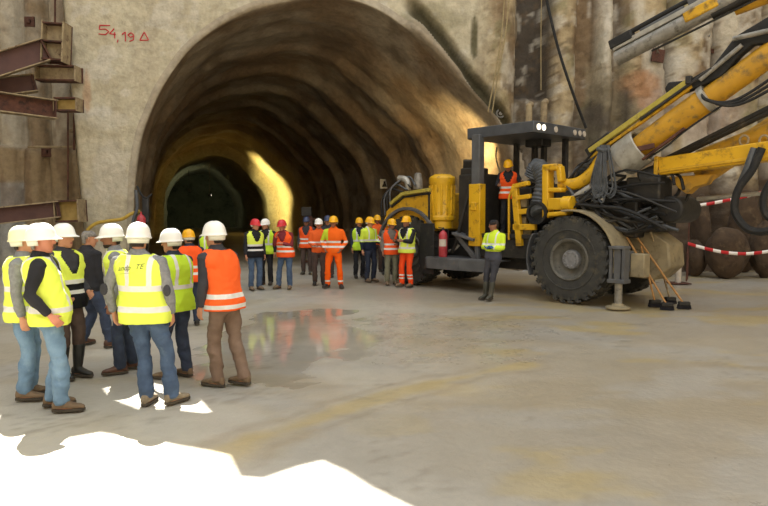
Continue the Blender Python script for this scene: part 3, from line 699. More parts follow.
    soil_shade = sstep(3.5, 2.3, z + 1.6 * (fbm(P3 * .8, 21, 4) - .5)) * sstep(PXM(635), PXM(665), u); mix(soil_shade * .95, np.array([.085, .056, .034]))  # brown soil low on the wall, with the shade behind the rig painted in
    n = n + soil_shade * .25 * (fbm(P3 * 2, 22, 4) - .2)
    # lip above the right half of the portal: the shotcrete shell stands proud of the piles
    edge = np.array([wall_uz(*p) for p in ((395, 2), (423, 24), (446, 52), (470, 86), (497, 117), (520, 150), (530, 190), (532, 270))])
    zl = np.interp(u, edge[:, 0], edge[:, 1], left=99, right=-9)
    lipn = .04 * (fbm(np.stack([u * 3, z * 3, u * 0], 1), 30, 3) - .5)
    w = sstep(.0, .12, zl - z + lipn)
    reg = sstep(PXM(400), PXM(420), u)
    n = n * (1 - w * reg) + (w * reg) * (.30 + .10 * mid)
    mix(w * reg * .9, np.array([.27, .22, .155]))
    mix(reg * sstep(.42, .15, np.abs(z - zl - .28 + 3 * lipn)) * .95, moss_shade * .42)  # shade between lip and wall, painted as a dark green band
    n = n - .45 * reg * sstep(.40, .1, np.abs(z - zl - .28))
    # pillar at the left: clean shotcrete, rounded to its outer edge
    le = np.interp(z, [0, 7, 12], [-1.52, -1.98, -2.2])
    e = np.clip(u - le, 0, 5); n = n * sstep(.0, .5, e) * 1.0 - .55 * (1 - sstep(0, .35, e)) ** 2
    return n, col


def edge_u(z): return float(np.interp(z, [0, 7, 12], [-1.52, -1.98, -2.2]))


WALL_TOP = 22.0
def build_walls():
    us = np.concatenate([np.arange(-2.2, 13.0, .075), np.arange(13.0, 22.5, .12), np.arange(22.5, 29.1, .5)])
    zs = np.concatenate([np.arange(0, 9.6, .075), np.arange(9.6, WALL_TOP + .01, .8)])
    U, Z = np.meshgrid(us, zs); u = U.ravel().copy(); z = Z.ravel()
    le = np.interp(z, [0, 7, 12], [-1.52, -1.98, -2.2]); u = np.where(U.ravel() < 0, le + (U.ravel() + 2.2) / 2.2 * (0 - le), u)
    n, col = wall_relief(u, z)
    V = np.array(WO)[None] + u[:, None] * np.array(WU)[None] + n[:, None] * np.array(WN)[None]; V[:, 2] = z
    ny, nx = U.shape; idx = np.arange(nx * ny).reshape(ny, nx)
    f = np.stack([idx[:-1, :-1], idx[:-1, 1:], idx[1:, 1:], idx[1:, :-1]], -1).reshape(-1, 4)
    cu = u[f].mean(1); cz = z[f].mean(1); f = f[~inside_arch(cu, cz, .012)]
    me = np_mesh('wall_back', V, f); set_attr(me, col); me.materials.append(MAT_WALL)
    o = tag(link('wall_back', me), 'tall stained concrete pit wall around the tunnel mouth', None, None, 'structure')
    # pillar's side return into the recess
    mb = MB(); pts = []
    for zz in np.arange(0, WALL_TOP + .1, .5): pts.append(zz)
    v = []; fs = []
    for i, zz in enumerate(pts):
        for j, dn in enumerate((-.50, -1.0, -1.8, -3.2)): v.append(wp(edge_u(zz) + .05 * j * 0, zz, dn))
    for i in range(len(pts) - 1):
        for j in range(3): fs.append((i * 4 + j, i * 4 + j + 1, i * 4 + j + 5, i * 4 + j + 4))
    me = np_mesh('wall_return', [tuple(p) for p in v], fs); set_attr(me, np.tile([.40, .34, .24], (len(v), 1))); me.materials.append(MAT_WALL)
    tag(link('wall_return', me), 'side face of the smooth concrete pillar', None, None, 'structure')
    # recess at the left: piles with boards between, 2.6 m behind the portal face
    us = np.arange(-12, -.9, .06); zs = np.concatenate([np.arange(0, 9.6, .08), np.arange(9.6, WALL_TOP + .1, .8)])
    U, Z = np.meshgrid(us, zs); u = U.ravel(); z = Z.ravel(); P3 = np.stack([u, z, u * 0], 1)
    PX2 = lambda px: wall_uz(px, 130, -2.4)[0]
    n = .10 * (fbm(P3 * 1.2, 41, 4) - .5) + .05 * (fbm(P3 * 5, 42, 3) - .5)
    col = np.tile(np.array([.23, .18, .115]), (len(u), 1))
    for k, (px, r_) in enumerate(((8, .38), (34, .34), (60, .36), (-20, .38), (-50, .4), (-80, .4), (88, .34))):
        w = u - PX2(px) + .15 * (fbm(np.stack([z * .7, z * 0 + k, z * 0], 1), 50 + k, 3) - .5)
        b = np.sqrt(np.clip(1 - (w / r_) ** 2, 0, 1)); n = np.maximum(n, n + b * .36)
        a = (b > .2)[:, None] * .85; col = col * (1 - a) + a * (np.array([.44, .38, .28]) if k % 2 == 0 else np.array([.27, .195, .115]))
    zb = wall_uz(30, 148, -2.4)[1]; low = sstep(zb + .05, zb - .05, z + .15 * (fbm(P3 * 2, 44, 3) - .5))
    n = n + low * .35; lc = np.array([.29, .215, .125]) ; col = col * (1 - low[:, None]) + low[:, None] * lc
    gz = wall_uz(10, 182, -2.4)[1]; g = sstep(gz + .1, gz - .1, z + .3 * (fbm(P3 * 1.5, 45, 3) - .5)) * sstep(PX2(30), PX2(20), u); col = col * (1 - g[:, None]) + g[:, None] * np.array([.33, .32, .29])
    st = sstep(.55, .68, fbm(np.stack([u * 2.5, z * .8, u * 0], 1), 46, 4)); col = col * (1 - .5 * st[:, None]) + .5 * st[:, None] * np.array([.16, .10, .06])
    st = sstep(.58, .70, fbm(P3 * .9 + 5, 47, 4)); col = col * (1 - .4 * st[:, None]) + .4 * st[:, None] * np.array([.47, .43, .35])
    V = np.array(WO)[None] + u[:, None] * np.array(WU)[None] + (n - 2.75)[:, None] * np.array(WN)[None]; V[:, 2] = z
    ny, nx = U.shape; idx = np.arange(nx * ny).reshape(ny, nx)
    me = np_mesh('wall_left', V, np.stack([idx[:-1, :-1], idx[:-1, 1:], idx[1:, 1:], idx[1:, :-1]], -1).reshape(-1, 4)); set_attr(me, col); me.materials.append(MAT_WALL)
    tag(link('wall_left', me), 'recessed pile wall behind the brown steel girders', None, None, 'structure')
    # the other three sides of the pit (behind and beside the photographer)
    for nm, a, b_, h in (('wall_right', (20.5, 23), (20.5, -17), 24), ('wall_behind', (20.5, -17), (-16, -17), 15), ('wall_outer_left', (-16, -17), (-16, 24), 20)):
        a = Vector((a[0], a[1], 0)); b_ = Vector((b_[0], b_[1], 0)); n_ = 60; nz = 30; v = []; fs = []
        nr = (b_ - a).normalized().cross(Vector((0, 0, 1)))
        for i in range(n_ + 1):
            for j in range(nz + 1):
                p = a.lerp(b_, i / n_) + Vector((0, 0, h * j / nz)); v.append(p)
        q = np.array([tuple(p) for p in v]); dd = .8 * (fbm(q * .6, 55, 4) - .5); q = q + np.array(nr)[None] * dd[:, None]
        for i in range(n_):
            for j in range(nz): k0 = i * (nz + 1) + j; fs.append((k0, k0 + nz + 1, k0 + nz + 2, k0 + 1))
        c_ = np.array([.40, .33, .23])[None] * (.8 + .4 * fbm(q * .8, 56, 4)[:, None]); me = np_mesh(nm, q, fs); set_attr(me, c_); me.materials.append(MAT_WALL)
        tag(link(nm, me), 'stained concrete side of the pit', None, None, 'structure')
    mb = MB(); mb.box((0, 78, WALL_TOP + .15), (150, 115, .3)); mb.box((-45, -5, WALL_TOP - 2), (57.6, 60, .3)); o_ = mb.build('ground_surface', MT['rock']); tag(o_, 'ground surface above the pit and tunnel', None, None, 'structure')
    # unseen head of the pit wall; outline and gap shaped to shade the floor
    def lift(px, py):
        g = ground(px, py); return lift_g(g)
    def lift_g(g):
        # follow the sun from the ground up to the wall plane
        t = (WO - g).dot(WN) / SUN.dot(WN); p = g + SUN * t; return ((p - WO).dot(WU), p.z)
    line = [(0, 415), (25, 420), (46, 441), (97, 432), (150, 440), (200, 449), (228, 455), (238, 476), (262, 478), (296, 466), (322, 460), (345, 470), (372, 487), (410, 506)]
    top = [lift(*p) for p in line]
    first = lift_g(Vector((-8, 8.2, 0))); last = lift_g(Vector((1.6, 2.6, 0)))
    out = [(first[0] - 4, WALL_TOP), (first[0] - 4, first[1]), first] + top + [last, (29, last[1] + 1.5), (29, WALL_TOP)]
    hole = [lift(*p) for p in ((88, 392), (120, 384), (150, 383), (185, 390), (200, 402), (218, 420), (196, 424), (160, 420), (128, 420), (100, 408))]
    outer = [Vector((a, 0, b)) for a, b in out]; inner = [Vector((a, 0, b)) for a, b in reversed(hole)]
    allp = outer + inner; tri = tessellate_polygon([outer, inner]); v = []; n = len(allp)
    for nn in (-.05, -.35):
        v += [tuple(wp(p.x, p.z, nn)) for p in allp]
    fs = [tuple(t) for t in tri] + [tuple(n + i for i in reversed(t)) for t in tri]
    for a0, k in ((0, len(outer)), (len(outer), len(inner))):
        fs += [(a0 + i, a0 + (i + 1) % k, n + a0 + (i + 1) % k, n + a0 + i) for i in range(k)]
    me = np_mesh('wall_top_blocker', v, fs, False); set_attr(me, np.tile([.40, .34, .25], (len(v), 1))); me.materials.append(MAT_WALL)
    tag(link('wall_top_blocker', me), 'unseen upper edge of the pit wall, shaped to shade the floor', None, None, 'structure')
    return o


TA = Vector((-.3516, 1, 0)).normalized()
def build_tunnel():
    M_ = len(ARCH)
    s_list = np.concatenate([[-.42, -.30, -.12, 0, .15], np.arange(.35, 30, .22), np.arange(30, 68, .6)])
    ang = np.linspace(0, 1, M_)
    V = []; C = []
    rng = np.random.RandomState(3)
    ribs = [(1.6, .05, .35), (3.4, .08, .5), (5.8, .24, .6), (6.3, .08, .3), (9.8, .30, .7), (14.2, .34, .8), (20, .32, .8), (26, .25, .8)]
    for s in s_list:
        # shotcrete rings, each zone a bit tighter than the one before
        sc = 1.0 + (.034 if s < -.35 else .014 if s < -.2 else .004 if s < -.05 else 0)
        p = ARCH.copy(); rel = p - np.array([AC[0], 1.6]); L_ = np.linalg.norm(rel, axis=1)
        P3 = np.stack([np.full(M_, max(s, 0) * .55), p[:, 0] * .55, p[:, 1] * .55], 1)
        d = .45 * (fbm(P3 * np.array([.8, 1, 1]), 61, 3) - .5) + .16 * (fbm(P3 * np.array([3.6, 2.2, 2.2]), 62, 4) - .5)
        d = d * min(1, max(0, s) / 1.0)
        wv = 1.3 * (fbm(np.stack([ang * 4, np.full(M_, 0.3), np.zeros(M_)], 1), 63, 3) - .5)
        for c, a, w in ribs:
            x = (s - c + wv) / w; d -= a * np.where(x < 0, np.exp(-(x * 2.2) ** 2), np.exp(-(x * .55) ** 2)) * (1 if s > 0 else 0)
        base = 0.0
        if s > 31: base -= .35
        if s > 43: base -= .9
        if s > 55: base -= .45
        q = np.array([AC[0], 1.6]) + rel * ((L_ * sc + d + base) / L_)[:, None]
        q[:, 1] = np.maximum(q[:, 1], 0); q[0, 1] = -.4; q[-1, 1] = -.4
        if s < 0:
            nr = wall_relief(q[:, 0], q[:, 1])[0] + (.015 if s < -.35 else .05)
            if s > -.2: nr = nr * .5
            for (u_, z_), n_ in zip(q, nr): V.append(tuple(wp(u_, z_, n_)))
        else:
            for u_, z_ in q: V.append(tuple(WO + WU * u_ + TA * s + Vector((0, 0, z_))))
        t = fbm(P3 * 1.1, 66, 4); t2 = sstep(.52, .66, fbm(P3 * np.array([1, 1.4, 3]) + 4, 67, 4))
        dirt = np.array([.225, .155, .09]); gray = np.array([.31, .255, .18])
        c = dirt[None] + (gray - dirt)[None] * sstep(.35, .65, t)[:, None]
        c = c * (1 - .6 * t2[:, None]) + .6 * t2[:, None] * np.array([.13, .09, .055])
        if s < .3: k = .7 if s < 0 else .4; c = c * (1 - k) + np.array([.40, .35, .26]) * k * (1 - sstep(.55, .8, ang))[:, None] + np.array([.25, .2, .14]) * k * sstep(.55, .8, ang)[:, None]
        if 31 < s <= 43: kk = (.7 * sstep(.5, .7, ang))[:, None]; c = c * (1 - kk) + kk * np.array([.52, .44, .25])  # yellow lamplight painted into the right side of the lining
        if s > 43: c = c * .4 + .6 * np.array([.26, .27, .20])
        C.append(c)
    n = len(s_list); idx = np.arange(n * M_).reshape(n, M_)
    f = np.stack([idx[:-1, :-1], idx[:-1, 1:], idx[1:, 1:], idx[1:, :-1]], -1).reshape(-1, 4)
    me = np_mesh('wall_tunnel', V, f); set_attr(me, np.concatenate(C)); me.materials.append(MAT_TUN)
    o = tag(link('wall_tunnel', me), 'rough sprayed concrete lining of the tunnel', None, None, 'structure')
    # face at the far end
    last = [Vector(V[i]) for i in range((n - 1) * M_, n * M_)]
    mb = MB(); mb.prism(last, TA * .3); e = mb.build('wall_tunnel_face', MT['face']); tag(e, 'dark working face at the end of the tunnel', None, None, 'structure')
    bv = BVHTree.FromPolygons([Vector(x) for x in V], [tuple(q) for q in f.tolist()])
    return o, bv


def build_floor():
    xs = np.concatenate([np.arange(-60, -9, 1.5), np.arange(-9, 15, .075), np.arange(15, 31, 1.5)])
    ys = np.concatenate([np.arange(-14, 2.6, .8), np.arange(2.6, 24, .065), np.arange(24, 125, 1.5)])
    X, Y = np.meshgrid(xs, ys); x = X.ravel(); y = Y.ravel(); P3 = np.stack([x, y, x * 0], 1)
    z = .035 * (fbm(P3 * .5, 71, 3) - .5) + .012 * (fbm(P3 * 3, 72, 3) - .5)
    A = np.array([.43, .40, .335]); B = np.array([.35, .305, .225]); G = np.array([.36, .345, .31]); YL = np.array([.42, .32, .12]); BR = np.array([.26, .20, .125])
    col = np.tile(A, (len(x), 1)); col_mix = lambda w, c: col * (1 - np.clip(w, 0, 1)[:, None]) + np.clip(w, 0, 1)[:, None] * c
    D = np.maximum(y, 1); px = 384 + 640 * x / D; py = 213 + 1.88 * 640 / D    # only used as ground coordinates for where stains lie
    col = col_mix(sstep(.42, .62, fbm(P3 * np.array([.55, .8, 1]), 73, 5)) * .8, B)
    col = col_mix(sstep(.48, .60, fbm(P3 * np.array([.5, .9, 1]) + 9, 74, 5)) * .75, G)
    east = sstep(-1.5, 2.5, x - (y - 5) * .1)
    col = col_mix(east * .6, np.array([.30, .25, .175]))
    col = col_mix(east * sstep(.50, .64, fbm(P3 * np.array([.7, 1.2, 1]) + 21, 75, 5)) * .7, np.array([.36, .34, .30]))
    col = col_mix(east * sstep(.56, .68, fbm(P3 * np.array([.8, 1.6, 1]) + 33, 76, 5)) * .6, YL)
    line = [tuple(ground(*p))[:2] for p in ((215, 462), (250, 438), (300, 425), (350, 405), (400, 391), (425, 384), (530, 362))]
    dmin = np.full(len(x), 9.)
    for (x0, y0), (x1, y1) in zip(line[:-1], line[1:]):
        t = np.clip(((x - x0) * (x1 - x0) + (y - y0) * (y1 - y0)) / ((x1 - x0) ** 2 + (y1 - y0) ** 2), 0, 1)
        dmin = np.minimum(dmin, np.hypot(x - x0 - t * (x1 - x0), y - y0 - t * (y1 - y0)))
    dl = dmin + .35 * (fbm(P3 * 2.2, 77, 4) - .5)
    col = col_mix(sstep(.22, .02, dl) * .55, YL); col = col_mix(sstep(.10, .0, np.abs(dl - .26)) * .35, BR)
    wet = .30 + .5 * (fbm(P3 * np.array([.45, .8, 1]) + 3, 78, 4) - .5) + .12 * east
    c0 = ground(300, 335); pd = ((x - c0.x) / 1.15) ** 2 + ((y - c0.y) / 2.6) ** 2 + 2.8 * (fbm(P3 * 1.3, 79, 4) - .5)
    pud = sstep(1.15, .75, pd); wet = np.maximum(wet, pud); col = col_mix(pud * .2, BR)
    c1 = ground(440, 335); pd = ((x - c1.x) / 1.9) ** 2 + ((y - c1.y) / 2.2) ** 2 + 1.8 * (fbm(P3 * 1.1, 80, 4) - .5)
    wet = np.maximum(wet, sstep(1.2, .7, pd) * .55)
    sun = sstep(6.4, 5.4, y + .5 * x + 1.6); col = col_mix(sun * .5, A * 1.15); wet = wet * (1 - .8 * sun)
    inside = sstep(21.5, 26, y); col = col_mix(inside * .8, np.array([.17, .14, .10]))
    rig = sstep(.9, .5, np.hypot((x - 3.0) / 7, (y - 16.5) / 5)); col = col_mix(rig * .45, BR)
    grit = sstep(.70, .78, vnoise(P3 * 14, 81)) * sstep(.5, .65, fbm(P3 * 1.2, 82, 3)); col = col_mix(grit * .4, np.array([.2, .17, .13])); z = z + grit * .006
    z = z * (1 - .9 * pud) - .004
    ny, nx = X.shape; idx = np.arange(nx * ny).reshape(ny, nx)
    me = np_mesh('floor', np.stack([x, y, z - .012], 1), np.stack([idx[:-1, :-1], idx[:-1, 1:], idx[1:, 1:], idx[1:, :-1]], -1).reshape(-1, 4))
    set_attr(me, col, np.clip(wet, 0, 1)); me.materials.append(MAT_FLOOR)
    tag(link('floor', me), 'damp muddy concrete floor of the pit', None, None, 'structure')


# ------------------------------------------------------------------ drilling rig
PHI = R(-47); HX = Vector((math.cos(PHI), math.sin(PHI), 0)); HY = Vector((-math.sin(PHI), math.cos(PHI), 0))
RG = ground(568, 303) + HY * 1.25          # rig origin: ground under the front axle centre
def rp(px, py, y):
    r = ray(px, py); o = RG + HY * y; t = (o - CAM).dot(HY) / r.dot(HY); p = CAM + r * t
    return Vector(((p - RG).dot(HX), y, p.z))
def rigw(p): p = Vector(p); return RG + HX * p.x + HY * p.y + Vector((0, 0, p.z))


def wheel(root, x, y, out):
    w = .25; Rr = .91; s = out
    t = MB(); prof = [(.40, -w * .7), (.46, -w * .95), (.66, -w * 1.06), (.84, -w), (.885, -w * .75), (.89, 0), (.885, w * .75), (.84, w), (.66, w * 1.06), (.46, w * .95), (.40, w * .7)]
    t.lathe(prof, axis='y', n=64, cap=False)
    t.lathe([(.60, w * 1.02), (.61, w * 1.10), (.63, w * 1.10), (.64, w * 1.02)], axis='y', n=64, cap=False)
    for k in range(30):
        for sd in (-1, 1):
            a = 2 * PI * (k + (.25 if sd > 0 else -.25)) / 30; ca, sa = math.cos(a), math.sin(a)
            rot = Matrix.Rotation(-a, 3, 'Y') @ Matrix.Rotation(R(18 * sd), 3, 'X')
            t.box((ca * .885, sd * .145, sa * .885), (.045, .27, .095), rot)
            t.box((ca * .83, sd * .252, sa * .83), (.11, .03, .085), Matrix.Rotation(-a, 3, 'Y'))
    ty = t.build('wheel', MT['tyre'], root, True, loc=(x, y, Rr))
    q = MB(); q.lathe([(.42, -.18), (.45, s * .24), (.43, s * .26), (.385, s * .24), (.37, s * .15), (.33, s * .11), (.28, s * .08), (.05, s * .06)], axis='y', n=48)
    for v in range(len(q.v)): q.v[v] = (q.v[v][0], q.v[v][1], q.v[v][2])
    q.build('rim', MT['rim'], ty, True)
    h = MB(); h.lathe([(.205, s * .04), (.205, s * .13), (.19, s * .17), (.17, s * .175), (.02, s * .18)], axis='y', n=32)
    for k in range(10):
        a = 2 * PI * k / 10; h.lathe([(.022, s * .15), (.022, s * .20), (.01, s * .205)], (math.cos(a) * .145, 0, math.sin(a) * .145), 'y', 8)
    h.build('hub', MT['hub'], ty, True)


def hose(root, pts, r, mat='black', name='hose', n=8):
    return MB().tube(curve_pts(pts, 8), r, n).build(name, MT[mat], root, True)


def build_rig():
    root = empty('drilling_rig', RG, PHI); tag(root, 'big yellow tunnel drilling rig with canopy, huge tyres and raised booms', 'drilling rig')
    B = lambda mb, name, mat, bevel=.012, smooth=False, parent=root: mb.build(name, MT[mat], parent, smooth, bevel)
    # wheels and chassis
    RWX = -4.78
    for x in (0, RWX):
        wheel(root, x, -1.02 if x == 0 else -.93, 1); wheel(root, x, 1.02, -1)
        m = MB(); m.tube([(x, -.8, .91), (x, .8, .91)], .16, 16); m.box((x, 0, .91), (.5, .6, .5)); B(m, 'axle', 'dark', .03)
    m = MB(); m.box((-2.4, 0, .95), (6.6, 1.1, .55)); m.box((-2.1, -.62, .72), (2.0, .2, .3)); m.box((-2.0, .2, 1.1), (1.9, 1.9, .3)); B(m, 'chassis', 'dark', .02)
    # wheel arch over the front wheel
    rr = []
    for k in range(15):
        a = R(100 - k * 8.0); ca, sa = math.cos(a), math.sin(a)
        rr.append([Vector((ca * (1.01 + d), yy, .91 + sa * (1.01 + d))) for yy, d in ((-1.30, 0), (-1.30, .035), (-.62, .035), (-.62, 0))])
    B(MB().rings(rr), 'front_fender', 'beige', .006)
    rr = []
    for k in range(9):
        a = R(150 + k * 6.5); ca, sa = math.cos(a), math.sin(a)
        rr.append([Vector((ca * (1.02 + d), yy, .91 + sa * (1.02 + d))) for yy, d in ((-1.26, 0), (-1.26, .03), (-.65, .03), (-.65, 0))])
    B(MB().rings(rr), 'mud_guard', 'grey', .006)
    # front body, boom console
    m = MB(); m.prism([(.75, -.30, .55), (.75, -.30, 1.45), (1.30, -.30, 1.50), (1.66, -.30, 1.25), (1.70, -.30, .80), (1.40, -.30, .52)], (0, .72, 0)); B(m, 'front_body', 'beige', .04)
    m = MB(); m.box((1.40, -.98, .86), (.28, .26, .46)); B(m, 'service_box', 'beige', .02)
    m = MB(); m.box((.98, -.70, .98), (.22, .8, .26)); B(m, 'outrigger_arm', 'beige', .02)
    m = MB(); m.box((.3, 0, 1.75), (1.7, 1.3, .75)); m.box((1.15, 0, 1.75), (.7, .9, .5)); m.box((.8, 0, 2.3), (1.0, .9, .5)); B(m, 'boom_console', 'dark', .04)
    # outriggers
    for (px, pt, pb, y, nm) in ((618, 246, 309, -1.25, 0),):
        b = rp(px, pb, y); x = b.x; zt = rp(px, pt, y).z
        m = MB(); zm = zt * .42
        for sx in (-.13, .13): m.box((x + sx, y, (zm + zt) / 2), (.06, .22, zt - zm))
        m.box((x, y, (zm + zt) / 2), (.14, .16, (zt - zm) * .96)); m.box((x, y, zt - .03), (.34, .26, .06)); m.box((x, y, zm + .03), (.36, .28, .08)); m.box((x, y + .2, zt * .75), (.3, .2, .4))
        j = B(m, 'outrigger', 'grey' if not nm else 'dark', .012)
        MB().lathe([(.075, .05), (.075, zm + .05)], (x, y, 0), 'z', 20).build('jack_rod', MT['steel'], j, True)
        MB().lathe([(.23, .0), (.24, .02), (.23, .045), (.12, .07), (.09, .11)], (x, y, 0), 'z', 28).build('jack_foot', MT['beige'], j, True)
    # engine end
    yh = -1.2; T = lambda px, py, y=yh: rp(px, py, y)
    hood = [T(389, 222), T(393, 205), T(402, 195), T(440, 190), T(440, 236), T(434, 236)]
    c = Vector((RWX, yh, .91)); a0 = 20
    arc = [c + Vector((math.cos(R(a)) * 1.06, 0, math.sin(R(a)) * 1.06)) for a in range(20, 150, 10)]
    z0 = 1.42; xl, xr = T(386, 215).x, T(431, 210).x
    poly = [Vector((xr, yh, z0)), Vector((xr, yh, T(431, 192).z)), T(404, 195), T(393, 204), Vector((xl, yh, T(388, 212).z)), Vector((xl, yh, z0))]
    left = [p for p in reversed(arc) if p.z > z0]
    poly = poly + left
    m = MB(); m.prism(poly, (0, .06, 0)); B(m, 'engine_side_panel', 'yellow', .008)
    m = MB(); m.prism([p + Vector((0, .07, 0)) for p in (poly[:6])], (0, 2.2, 0)); B(m, 'engine_cover', 'yellow', .05)
    m = MB(); tl = [T(431, 191), T(404, 195), T(392, 205)]
    for a_, b_ in zip(tl[:-1], tl[1:]): m.bar(a_ + Vector((0, -.04, .03)), b_ + Vector((0, -.04, .03)), .10, .09)
    B(m, 'cover_ledge', 'lime', .012)
    m = MB()
    for a_, b_ in zip(tl[:-1], tl[1:]): m.bar(a_ + Vector((0, -.02, -.055)), b_ + Vector((0, -.02, -.055)), .05, .05)
    m.bar(Vector((xr - .05, yh - .01, z0)), Vector((xr - .05, yh - .01, poly[1].z)), .04, .06); B(m, 'rubber_seal', 'black', .008)
    m = MB()
    for k in range(12):
        a = R(30 + k * 11); b_ = R(30 + (k + 1) * 11)
        m.bar(c + Vector((math.cos(a) * 1.09, -.03, math.sin(a) * 1.09)), c + Vector((math.cos(b_) * 1.09, -.03, math.sin(b_) * 1.09)), .10, .08)
    B(m, 'rear_wheel_arch', 'grey', .01)
    m = MB(); zf = .34; fl = [(RWX + .62, zf), (RWX + .50, zf + .25), (RWX + .48, .9), (RWX + .56, 1.62), (RWX + 1.02, 1.62), (RWX + 1.02, zf)]; m.prism([(a_, -1.30, b_) for a_, b_ in fl], (0, .03, 0)); B(m, 'mud_flap', 'black', .008)
    e = T(408, 190, -.6); MB().tube(curve_pts([e, e + Vector((0, 0, .18)), e + Vector((-.12, 0, .30)), e + Vector((-.35, 0, .33))], 6), .085, 14).build('exhaust_elbow', MT['silver'], root, True)
    e = T(418, 189, -.5); MB().lathe([(.13, 0), (.12, .25), (.09, .42), (.04, .44)], e, 'z', 16).build('intake_cap', MT['steel'], root, True)
    for k in range(4):
        a = T(382 + 3 * k, 206 - 2 * k, -.9); b_ = T(398 + 4 * k, 194 - 2 * k, -.7)
        hose(root, [a + Vector((0, 0, -.3)), a + Vector((.0, 0, .15 + .05 * k)), a.lerp(b_, .5) + Vector((0, .1 * k, .30 + .06 * k)), b_ + Vector((.2, 0, .05))], .025, 'cable' if k % 2 else 'black')
    # yellow ribbed pressure vessel standing beside the engine
    yc = -.86; bt = rp(442, 229, yc); tp = rp(442, 174, yc); r0 = .335; hh = tp.z - bt.z
    vs = MB().lathe([(r0 * .5, 0), (r0 * .82, .02), (r0 * .82, hh * .14), (r0 * 1.0, hh * .17), (r0 * 1.02, hh * .22), (r0 * .93, hh * .25), (r0 * .93, hh * .80), (r0 * 1.0, hh * .83), (r0 * 1.0, hh * .92), (r0 * .9, hh * .95), (r0 * .6, hh * .99), (r0 * .1, hh)], (bt.x, yc, bt.z), 'z', 40)
    vo = vs.build('air_filter_housing', MT['yellow_clean'], root, True)
    m = MB()
    for k in range(14):
        a = 2 * PI * k / 14; m.bar((bt.x + math.cos(a) * r0 * .93, yc + math.sin(a) * r0 * .93, bt.z + hh * .26), (bt.x + math.cos(a) * r0 * .93, yc + math.sin(a) * r0 * .93, bt.z + hh * .79), .05, .05, (1, 0, 0))
    m.build('rib', MT['yellow_clean'], vo, bevel=.01)
    m = MB(); m.lathe([(.10, 0), (.10, bt.z - .80)], (bt.x, yc + .1, .80), 'z', 16); B(m, 'housing_pedestal', 'dark', 0, True)
    m = MB(); m.box((bt.x + .95, -.55, 2.05), (.75, .7, 1.55)); m.box((bt.x + .75, -.5, 2.72), (.5, .5, .55)); B(m, 'cab_rear_cabinet', 'dark', .03)
    # deck with step, tray
    dz = rp(445, 257, -1.2).z; x0, x1 = rp(424, 262, -1.25).x, rp(497, 262, -1.25).x
    m = MB(); m.prism([(x0, -.5, dz - .04), (x0, -1.22, dz - .04), (x0 + .25, -1.40, dz - .04), (x0 + 1.3, -1.42, dz - .04), (x1, -1.22, dz - .04), (x1, -.5, dz - .04)], (0, 0, .04)); B(m, 'step_deck', 'grey', .01)
    m = MB(); pl = [(x0, -1.22), (x0 + .25, -1.40), (x0 + 1.3, -1.42), (x1, -1.22)]
    for (a, b_), (c_, d_) in zip(pl[:-1], pl[1:]): m.bar((a, b_, dz - .16), (c_, d_, dz - .16), .03, .26)
    m.box((x0 - .06, -1.22, dz - .10), (.14, .14, .36)); B(m, 'deck_skirt', 'grey', .008)
    m = MB(); A_ = rp(456, 233, -1.05); Bq = rp(478, 262, -1.05); Cq = rp(477, 240, -1.05)
    m.bar(A_, Bq + Vector((0, 0, .02)), .10, .12); m.bar(Cq, Bq, .10, .10); m.bar(A_, Cq, .34, .06); m.bar(A_ + Vector((0, .35, 0)), Bq + Vector((0, .35, .02)), .08, .1); B(m, 'ladder_bracket', 'grey', .01)
    hose(root, [rp(470, 190, -1.0), rp(463, 215, -1.05), rp(457, 240, -1.0), rp(452, 252, -.95)], .05, 'dark')
    hose(root, [rp(449, 251, -.95), rp(455, 249, -.95), rp(459, 245, -.92)], .035, 'steel')
    # cab
    fz = 1.40
    m = MB(); m.box((-1.9, -.1, fz - .05), (2.1, 1.9, .1)); B(m, 'cab_floor', 'dark', .01)
    m = MB(); m.box((-2.55, .35, 2.0), (.35, 1.0, 1.2)); m.box((-1.05, .25, 1.95), (.35, 1.3, 1.1)); m.box((-1.9, .88, 2.0), (2.0, .06, 1.2)); B(m, 'cab_panel', 'dark', .03)
    m = MB(); m.box((-1.75, -.98, 1.1), (1.6, .05, .5)); B(m, 'cab_side_sill', 'dark', .01)
    yl = -1.02
    a, b_ = rp(477, 184, yl), rp(477, 246, yl)
    m = MB(); m.box(((a.x + b_.x) / 2, yl, (a.z + b_.z) / 2), (.34, .22, a.z - b_.z)); m.box((a.x, yl - .12, b_.z + .95), (.16, .03, .2)); B(m, 'cab_corner_guard', 'yellow_clean', .02)
    t_ = rp(478, 140, yl); m = MB(); m.box((a.x + .02, yl, (a.z + t_.z) / 2), (.24, .2, t_.z - a.z + .25)); B(m, 'canopy_post', 'grey', .02)
    # canopy
    ra, fa_ = rp(464, 128, -1.0), rp(535, 118, -1.0); zc = (rp(530, 119, -1.0).z + rp(464, 131, -1.0).z) / 2
    cx0, cx1, cy0, cy1 = ra.x, fa_.x, -1.02, 1.2
    out = [(cx0 + .12, cy0), (cx1 - .02, cy0), (cx1, cy0 + .06), (cx1, cy1 - .06), (cx1 - .02, cy1), (cx0 + .12, cy1), (cx0, cy1 - .2), (cx0, cy0 + .2)]
    m = MB(); m.prism([(x, y, zc - .25) for x, y in out], (0, 0, .25)); m.prism([(cx0 + .25, cy0 + .2, zc), (cx1 - .2, cy0 + .2, zc), (cx1 - .2, cy1 - .2, zc), (cx0 + .25, cy1 - .2, zc)], (0, 0, .03))
    cn = B(m, 'canopy_roof', 'canopy', .03)
    for y in (cy0 + .16, cy0 + .36, cy0 + .85, cy1 - .55, cy1 - .32, cy1 - .12):
        l = MB(); l.tube([(cx1 + .0, y, zc - .125), (cx1 + .02, y, zc - .125)], .068, 14); l.build('work_lamp', MT['led' if y in (cy0 + .16, cy0 + .36) else 'label'], cn, True)
